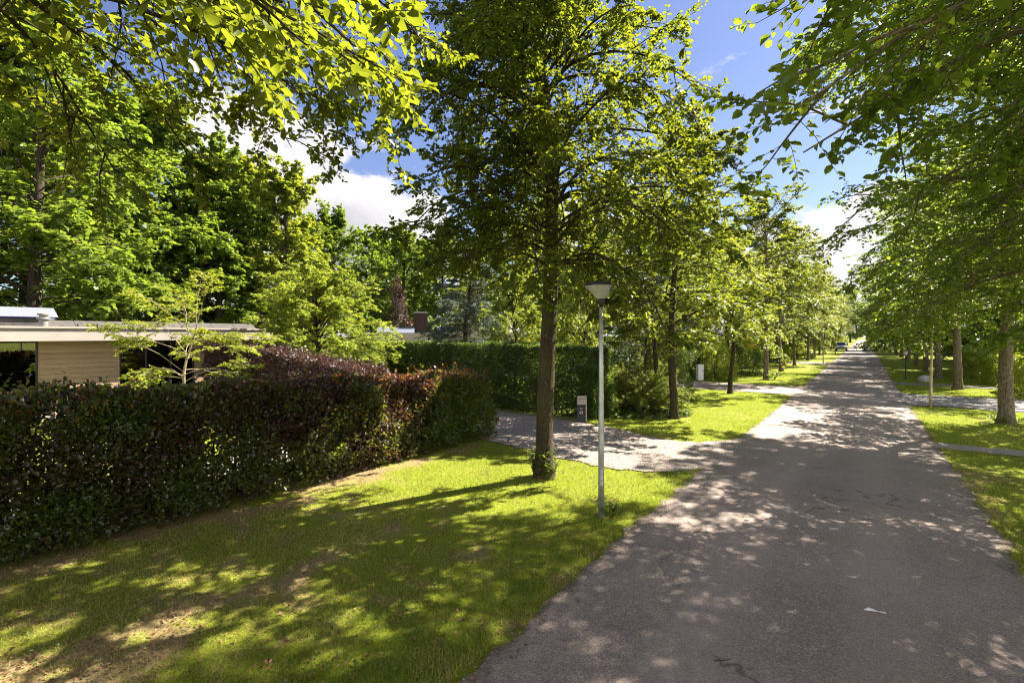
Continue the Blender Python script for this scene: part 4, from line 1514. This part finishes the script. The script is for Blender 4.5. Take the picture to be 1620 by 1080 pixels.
foot_shoots(W(9.2, -5.7), 0.22, 0.62, 40, 0.085, 'dark leafy shoots growing round the foot of the mossy avenue trunk', 95)
foot_shoots(W(7.75, -3.70) + Vector((0.16, 0.02, 0)), 0.10, 0.24, 26, 0.05, 'small tuft of bright weeds at the foot of the near lamp post', 97, 'weed_tuft', 'weeds')
foot_shoots(W(24.4, 4.1), 0.36, 0.30, 30, 0.06, 'grassy tuft around the thick grey beech trunk', 99, 'weed_tuft', 'weeds')
foot_shoots(W(38.3, -5.6) + Vector((0.35, -0.1, 0)), 0.2, 0.55, 24, 0.12, 'pale weeds at the first tree past the second driveway', 100, 'weed_tuft', 'weeds')


# ------------------------------------------------------------------ street lamps
def street_lamp(loc, H, label, tilt=(0, 0), pole_mat=None, group='street lamps with conical heads'):
    root = empty('street_lamp', loc)
    root.rotation_euler = (tilt[0], tilt[1], 0)
    bm = bmesh.new()
    add_lathe(bm, [(0.052, -0.1), (0.050, 1.2), (0.040, 2.4), (0.034, H - 0.36)], 20)
    pole = bm_obj('pole', bm, pole_mat or M['metal_grey'], root, smooth=True)
    bm = bmesh.new()
    add_box(bm, -0.022, 0.022, -0.0535, -0.046, 0.55, 0.85)
    bm_obj('access_door', bm, M['metal_grey'], pole, 0.002)
    for z in (0.62, 1.02):
        bm = bmesh.new()
        bmesh.ops.create_uvsphere(bm, u_segments=8, v_segments=6, radius=0.008, matrix=Matrix.Translation((0, -0.0535, z)))
        bm_obj('bolt', bm, M['black'], pole)
    bm = bmesh.new()
    add_lathe(bm, [(0.038, H - 0.40), (0.046, H - 0.34), (0.062, H - 0.30), (0.062, H - 0.262)], 20)
    bm_obj('collar', bm, M['black'], root, smooth=True)
    # ribbed diffuser cone, wider at the top
    bm = bmesh.new()
    seg = 48
    rings = []
    for r, z in ((0.062, H - 0.261), (0.165, H - 0.155), (0.268, H - 0.055), (0.272, H - 0.045)):
        rings.append([bm.verts.new(((r * (1 + 0.022 * (i % 2))) * math.cos(2 * math.pi * i / seg), (r * (1 + 0.022 * (i % 2))) * math.sin(2 * math.pi * i / seg), z)) for i in range(seg)])
    for a, b in zip(rings, rings[1:]):
        for i in range(seg):
            bm.faces.new((a[i], a[(i + 1) % seg], b[(i + 1) % seg], b[i]))
    bm.faces.new(rings[0][::-1])
    bm_obj('lamp_shade', bm, M['shade'], root)
    bm = bmesh.new()
    add_lathe(bm, [(0.284, H - 0.046), (0.290, H - 0.03), (0.284, H - 0.012), (0.22, H + 0.016), (0.11, H + 0.034), (0.01, H + 0.04)], 40)
    bm_obj('lamp_cap', bm, M['black'], root, smooth=True)
    return tag(root, label, 'street lamp', group)


street_lamp(W(7.75, -3.66), 3.98, 'nearest grey lamp post with conical head, beside the mossy avenue tree')
street_lamp(W(28.0, 2.35), 3.95, 'leaning weathered lamp post on the right verge by the dark side drive', (RAD(-0.8), RAD(1.9)), M['rust_wood'])
street_lamp(W(62.9, -3.6), 3.95, 'pale lamp post by the far left driveway')


def garden_lantern(loc, label):
    root = empty('garden_lantern', loc)
    bm = bmesh.new()
    add_lathe(bm, [(0.075, 0), (0.07, 0.10), (0.05, 0.13), (0.042, 1.6), (0.06, 1.66), (0.06, 1.7)], 14)
    bm_obj('pole', bm, M['black'], root, smooth=True)
    bm = bmesh.new()
    add_lathe(bm, [(0.07, 1.702), (0.12, 1.95), (0.12, 1.97)], 14)
    bm_obj('lamp_shade', bm, M['shade'], root)
    bm = bmesh.new()
    add_lathe(bm, [(0.15, 1.972), (0.10, 2.04), (0.03, 2.10), (0.01, 2.13)], 14)
    bm_obj('lamp_cap', bm, M['black'], root)
    return tag(root, label, 'lamp')


garden_lantern(W(44.5, 2.4), 'slim black lantern post on the grass beyond the dark side drive')


def marker_post(loc, label):
    root = empty('marker_post', loc)
    bm = bmesh.new()
    add_lathe(bm, [(0.07, 0), (0.07, 0.95), (0.055, 1.02), (0.02, 1.05)], 12)
    bm_obj('shaft', bm, M['black'], root)
    bm = bmesh.new()
    add_lathe(bm, [(0.073, 0.78), (0.073, 0.88)], 12)
    bm_obj('reflector_band', bm, M['white'], root)
    return tag(root, label, 'post')


marker_post(W(93, -3.7), 'small dark post on the left road edge in front of the parked car')


# ------------------------------------------------------------------ letterbox pillar with number 42
def letterbox():
    loc = view_spot(919, 17.6)
    loc.z = 0
    root = empty('letterbox', loc, RAD(8))
    bm = bmesh.new()
    add_box(bm, -0.15, 0.165, -0.03, 0.03, 0.0, 0.60)
    bm_obj('panel', bm, M['sign_black'], root, 0.004)
    bm = bmesh.new()
    add_box(bm, 0.168, 0.205, -0.045, 0.045, -0.05, 0.94)
    bm_obj('post', bm, M['rust_wood'], root, 0.004)
    bm = bmesh.new()
    add_box(bm, -0.15, 0.165, -0.07, 0.06, 0.625, 0.94)
    box = bm_obj('mailbox', bm, M['steel'], root, 0.006)
    bm = bmesh.new()
    add_box(bm, -0.152, 0.167, -0.082, -0.0735, 0.835, 0.855)
    bm_obj('flap', bm, M['black'], box)
    for txt, size, z in (('42', 0.135, 0.30), ('Bus', 0.06, 0.47)):
        cu = bpy.data.curves.new('lettering', 'FONT')
        cu.body = txt
        cu.size = size
        cu.align_x = 'CENTER'
        cu.extrude = 0.002
        cu.materials.append(M['white'])
        tmp = bpy.data.objects.new('lettering_curve', cu)
        COL.objects.link(tmp)
        me = bpy.data.meshes.new_from_object(tmp.evaluated_get(bpy.context.evaluated_depsgraph_get()))
        bpy.data.objects.remove(tmp)
        o = bpy.data.objects.new('lettering', me)
        COL.objects.link(o)
        o.parent = root
        o.location = (0, -0.034, z)
        o.rotation_euler = (RAD(90), 0, 0)
    bm = bmesh.new()
    add_box(bm, -0.14, 0.14, -0.034, -0.0315, 0.555, 0.578)
    bm_obj('name_strip', bm, M['brick'], root)
    tag(root, 'dark letterbox pillar with steel mailbox and number 42 at the hedge end', 'letterbox')


letterbox()


def cabinet():
    root = empty('utility_cabinet', view_spot(1107, 33.6), RAD(12))
    box_part('body', (-0.21, 0.21, -0.14, 0.14, 0.06, 1.06), M['white'], root, 0.012)
    box_part('plinth', (-0.19, 0.19, -0.12, 0.12, -0.05, 0.06), M['concrete'], root)
    box_part('top_cover', (-0.225, 0.225, -0.155, 0.155, 1.062, 1.10), M['white'], root, 0.01)
    d = box_part('door', (-0.185, 0.185, -0.150, -0.142, 0.12, 1.0), M['white'], root)
    box_part('handle', (0.12, 0.15, -0.165, -0.151, 0.62, 0.74), M['black'], d)
    tag(root, 'small white utility cabinet by the second driveway', 'cabinet')


cabinet()


def boulder():
    bm = bmesh.new()
    bmesh.ops.create_icosphere(bm, subdivisions=3, radius=1)
    rng = np.random.default_rng(3)
    for v in bm.verts:
        c = v.co
        f = 1 + 0.18 * (vnoise(c.x * 2 + 5, c.y * 2 + c.z * 3 + 9, 4) - 0.5) * 2
        v.co = Vector((c.x * 0.42 * f, c.y * 0.36 * f, max(-0.02, c.z * 0.36 * f + 0.10)))
    o = bm_obj('boulder', bm, M['stone'], None, smooth=True)
    o.location = W(42.5, 3.3)
    tag(o, 'grey boulder on the grass beside the third right hand trunk', 'boulder')


boulder()


# ------------------------------------------------------------------ the bungalow
def road_frame(name, s, n):
    """an Empty whose x runs along the road and whose -y faces the road"""
    o = empty(name, W(s, n))
    o.rotation_euler = (0, 0, ROAD_ANG)
    return o


def glazing(parent, x0, x1, z0, z1, y, panes, name='window'):
    """a window: frame mesh (part) with its panes as sub-parts"""
    bm = bmesh.new()
    fw = 0.055
    add_box(bm, x0, x1, y - 0.04, y + 0.04, z0, z0 + fw)
    add_box(bm, x0, x1, y - 0.04, y + 0.04, z1 - fw, z1)
    xs = np.linspace(x0, x1, panes + 1)
    for i, x in enumerate(xs):
        a = x if i == 0 else (x - fw if i == panes else x - fw / 2)
        add_box(bm, a, a + fw, y - 0.042, y + 0.042, z0 + fw, z1 - fw)
    f = bm_obj(name, bm, M['frame_dark'], parent)
    for i in range(panes):
        bm = bmesh.new()
        add_box(bm, xs[i] + fw * 0.4, xs[i + 1] - fw * 0.4, y - 0.006, y + 0.006, z0 + fw * 0.8, z1 - fw * 0.8)
        bm_obj('pane', bm, M['glass'], f)
    return f


def clad_wall(parent, x0, x1, z0, z1, y, name='wood_panel'):
    """horizontal boards with open joints"""
    bm = bmesh.new()
    z = z0
    rng = random.Random(int(x0 * 100))
    while z < z1 - 0.02:
        h = min(0.19, z1 - z)
        dy = rng.uniform(0, 0.004)
        add_box(bm, x0, x1, y - 0.02 - dy, y + 0.01, z + 0.007, z + h - 0.007)
        z += 0.19
    add_box(bm, x0 + 0.01, x1 - 0.01, y + 0.012, y + 0.06, z0, z1)
    add_box(bm, x0 - 0.03, x0 - 0.001, y - 0.03, y + 0.05, z0, z1)
    add_box(bm, x1 + 0.001, x1 + 0.03, y - 0.03, y + 0.05, z0, z1)
    return bm_obj(name, bm, M['cladding'], parent)


def bungalow():
    h = road_frame('bungalow', 0, -24.7)                     # local x = s, local y = away from the road
    E = 2.88
    clad_wall(h, 4.66, 7.02, 0.12, E - 0.01, 0)
    clad_wall(h, 9.86, 12.3, 0.12, E - 0.01, 0)
    glazing(h, -5.0, 4.62, 0.12, E - 0.01, 0.05, 7)
    glazing(h, 7.06, 9.82, 0.12, E - 0.01, 0.05, 3)
    bm = bmesh.new()
    add_box(bm, 12.34, 12.6, -0.02, 8.0, 0, E - 0.005)
    add_box(bm, -5.3, -5.04, -0.02, 8.0, 0, E - 0.005)
    add_box(bm, -5.03, 12.33, 7.75, 8.0, 0, E - 0.005)
    bm_obj('wall', bm, M['render_wall'], h)
    box_part('floor_slab', (-5.03, 12.33, -0.3, 7.74, -0.02, 0.10), M['concrete'], h)
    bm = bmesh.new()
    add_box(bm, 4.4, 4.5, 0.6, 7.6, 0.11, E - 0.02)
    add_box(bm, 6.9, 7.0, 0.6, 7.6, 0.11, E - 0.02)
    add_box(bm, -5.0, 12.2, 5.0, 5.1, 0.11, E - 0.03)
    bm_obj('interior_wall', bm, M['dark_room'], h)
    # roof slab and fascia
    rf = box_part('roof', (-6.0, 13.0, -0.68, 8.6, E, E + 0.50), M['roof_felt'], h)
    bm = bmesh.new()
    add_box(bm, -6.0, 13.06, -0.75, -0.685, E + 0.002, E + 0.34)
    add_box(bm, 13.002, 13.06, -0.684, 8.6, E + 0.002, E + 0.34)
    bm_obj('fascia', bm, M['fascia'], rf, 0.006)
    bm = bmesh.new()
    add_box(bm, -6.0, 13.05, -0.72, -0.685, E + 0.345, E + 0.455)
    bm_obj('fascia_groove', bm, M['fascia_dark'], rf)
    bm = bmesh.new()
    add_box(bm, -6.0, 13.08, -0.775, -0.66, E + 0.46, E + 0.54)
    add_box(bm, 13.02, 13.08, -0.655, 8.6, E + 0.46, E + 0.54)
    bm_obj('roof_edge', bm, M['fascia'], rf, 0.006)
    # low solar strip behind the edge
    bm = bmesh.new()
    for i in range(8):
        x = 4.9 + i * 1.02
        add_box(bm, x, x + 1.0, 0, 0.04, 0, 0.62)
    sp = bm_obj('solar_strip', bm, M['roof_felt'], h)
    sp.location = (0, 0.75, E + 0.51)
    sp.rotation_euler = (RAD(-62), 0, 0)
    # big tilted panel at the left
    for i in range(2):
        bm = bmesh.new()
        add_box(bm, -1.2 + i * 3.25, 2.0 + i * 3.25, 0, 0.05, 0, 0.85)
        p = bm_obj('solar_panel', bm, M['solar'], h)
        p.location = (0.4, 2.2, E + 0.95)
        p.rotation_euler = (RAD(-62), 0, 0)
    box_part('panel_rack', (-1.0, 5.4, 2.3, 3.5, E + 0.5, E + 0.93), M['roof_felt'], h)
    # flue
    bm = bmesh.new()
    add_lathe(bm, [(0.13, E + 0.48), (0.13, E + 0.78), (0.19, E + 0.80), (0.19, E + 0.85), (0.12, E + 0.87), (0.12, E + 0.94), (0.18, E + 0.96), (0.18, E + 1.01), (0.06, E + 1.06)], 20, (4.75, -0.1))
    bm_obj('flue', bm, M['fascia_dark'], h, smooth=False)
    for i in range(4):
        bm = bmesh.new()
        x = 5.75 + i * 0.30
        vs = [bm.verts.new(c) for c in ((x, -0.15, E + 0.5), (x + 0.2, -0.15, E + 0.5), (x + 0.2, 0.15, E + 0.5), (x, 0.15, E + 0.5), (x, 0.0, E + 0.72), (x + 0.12, 0.0, E + 0.72))]
        for f in ((0, 1, 5, 4), (2, 3, 4, 5), (0, 4, 3), (1, 2, 5), (0, 3, 2, 1)):
            bm.faces.new([vs[k] for k in f])
        bm_obj('roof_vent', bm, M['black'], h)
    tag(h, 'flat roofed bungalow with pale wood cladding, dark glazing and solar panels', 'house')


bungalow()


def far_bungalow():
    c = view_spot(690, 36)
    h = empty('far_bungalow', c, RAD(12))
    box_part('wall', (-4.6, 5.4, 0, 6, 0, 2.65), M['render_wall'], h)
    glazing(h, -3.8, -1.0, 0.3, 2.5, -0.06, 3)
    glazing(h, 0.6, 3.4, 0.3, 2.5, -0.06, 3)
    rf = box_part('roof', (-5.0, 5.8, -0.7, 6.4, 2.66, 3.25), M['fascia'], h, 0.02)
    ch = box_part('chimney', (-1.55, -0.6, 1.2, 2.1, 3.2, 4.75), M['brick'], h, 0.01)
    box_part('chimney_cap', (-1.6, -0.55, 1.15, 2.15, 4.752, 4.85), M['fascia_dark'], ch)
    bm = bmesh.new()
    for i in range(2):
        add_box(bm, -4.2 + i * 1.35, -2.9 + i * 1.35, 0, 0.05, 0, 0.95)
    p = bm_obj('solar_panel', bm, M['solar'], h)
    p.location = (0, 0.2, 3.27)
    p.rotation_euler = (RAD(-65), 0, 0)
    tag(h, 'far flat roofed bungalow with dark brick chimney above the clipped hedge', 'house')


far_bungalow()


# ------------------------------------------------------------------ parked car
def parked_car():
    root = empty('parked_car', W(116, -3.6), ROAD_ANG + math.pi)      # its nose (+x local) points back at us
    prof = [(-2.2, 0.35), (2.15, 0.35), (2.25, 0.55), (2.2, 0.85), (2.0, 1.0), (1.1, 1.08), (0.35, 1.62), (-1.5, 1.70), (-2.05, 1.2), (-2.25, 0.8)]
    bm = bmesh.new()
    rows = []
    for y, k in ((-0.88, 0.0), (-0.80, 0.05), (0.80, 0.05), (0.88, 0.0)):
        rows.append([bm.verts.new((x * (1 + 0.01 * (k > 0)), y * (0.84 if z > 1.3 else 1.0), z + k * (1 if z > 0.6 else 0))) for x, z in prof])
    for a, b in zip(rows, rows[1:]):
        for i in range(len(prof)):
            j = (i + 1) % len(prof)
            bm.faces.new((a[i], a[j], b[j], b[i]))
    bm.faces.new(rows[0])
    bm.faces.new(rows[-1][::-1])
    bm_obj('body', bm, M['car_paint'], root, 0.03, True)
    gl = plain('car_glass', (0.015, 0.02, 0.022), 0.08)

    def slab(name, pts, mat, par=root):
        bm = bmesh.new()
        vs = [bm.verts.new(p) for p in pts]
        r = bmesh.ops.extrude_face_region(bm, geom=[bm.faces.new(vs)])
        nrm = (Vector(pts[1]) - Vector(pts[0])).cross(Vector(pts[2]) - Vector(pts[0])).normalized() * 0.02
        for v in r['geom']:
            if isinstance(v, bmesh.types.BMVert):
                v.co += nrm
        return bm_obj(name, bm, mat, par)
    slab('windscreen', [(1.12, -0.72, 1.14), (1.12, 0.72, 1.14), (0.45, 0.62, 1.63), (0.45, -0.62, 1.63)], gl)
    for sy in (-1, 1):
        pts = [(0.95, sy * 0.895, 1.10), (-1.7, sy * 0.895, 1.15), (-1.45, sy * 0.77, 1.62), (0.35, sy * 0.77, 1.56)]
        slab('side_window', pts if sy < 0 else pts[::-1], gl)
        bm = bmesh.new()
        add_box(bm, 2.10, 2.262, sy * 0.62 - 0.18, sy * 0.62 + 0.18, 0.74, 0.90)
        bm_obj('headlight', bm, M['glass'], root, 0.02)
        bm = bmesh.new()
        add_box(bm, 0.78, 0.95, sy * 0.98 - 0.09, sy * 0.98 + 0.09, 1.08, 1.24)
        bm_obj('mirror', bm, M['black'], root, 0.03)
        for x in (1.4, -1.4):
            bm = bmesh.new()
            bmesh.ops.create_cone(bm, cap_ends=True, segments=24, radius1=0.33, radius2=0.33, depth=0.22, matrix=Matrix.Translation((x, sy * 0.80, 0.33)) @ Matrix.Rotation(RAD(90), 4, 'X'))
            w = bm_obj('wheel', bm, M['tyre'], root, 0.02)
            bm = bmesh.new()
            bmesh.ops.create_cone(bm, cap_ends=True, segments=16, radius1=0.2, radius2=0.2, depth=0.03, matrix=Matrix.Translation((x, sy * 0.925, 0.33)) @ Matrix.Rotation(RAD(90), 4, 'X'))
            bm_obj('rim', bm, M['steel'], w)
    box_part('grille', (2.2, 2.285, -0.42, 0.42, 0.66, 0.86), M['black'], root)
    box_part('bumper', (2.15, 2.31, -0.84, 0.84, 0.36, 0.56), M['black'], root, 0.03)
    tag(root, 'silver car parked on the left road edge far down the road', 'car')


parked_car()


# ------------------------------------------------------------------ things lying on the road
def scrap():
    x, y = (1383 - 810) / 780 * (2418 / 438), 2418 / 438
    bm = bmesh.new()
    pts = [(-0.10, 0.03, 0.012), (-0.03, 0.045, 0.03), (0.05, 0.0, 0.012), (0.11, -0.03, 0.016), (0.10, -0.045, 0.011), (0.02, -0.02, 0.02), (-0.05, 0.015, 0.012)]
    vs = [bm.verts.new(p) for p in pts]
    for f in ((0, 1, 6), (1, 2, 5, 6), (2, 3, 4, 5)):
        bm.faces.new([vs[k] for k in f])
    r = bmesh.ops.extrude_face_region(bm, geom=list(bm.faces))
    for v in r['geom']:
        if isinstance(v, bmesh.types.BMVert):
            v.co.z += 0.003
    o = bm_obj('paper_scrap', bm, M['white'], None)
    o.location = (x, y, 0)
    tag(o, 'torn white paper scrap lying on the asphalt', 'litter')
    rng = np.random.default_rng(6)
    P = grow(np.array([[0, 0, 0.014]]), np.array([[1, -0.12, 0.0]]), np.array([0.16]), 6, 0.0, 0.08, rng)
    P[..., 2] = 0.014
    V, q = tubes(P, [0.006], [0.003], 6)
    o = put('twig', np_mesh('twig', V, q, smooth=True), M['bark_dark'])
    o.location = ((1130 - 810) / 780 * 2418 / 516, 2418 / 516, 0)
    tag(o, 'short brown twig lying on the near asphalt', 'twig')


scrap()
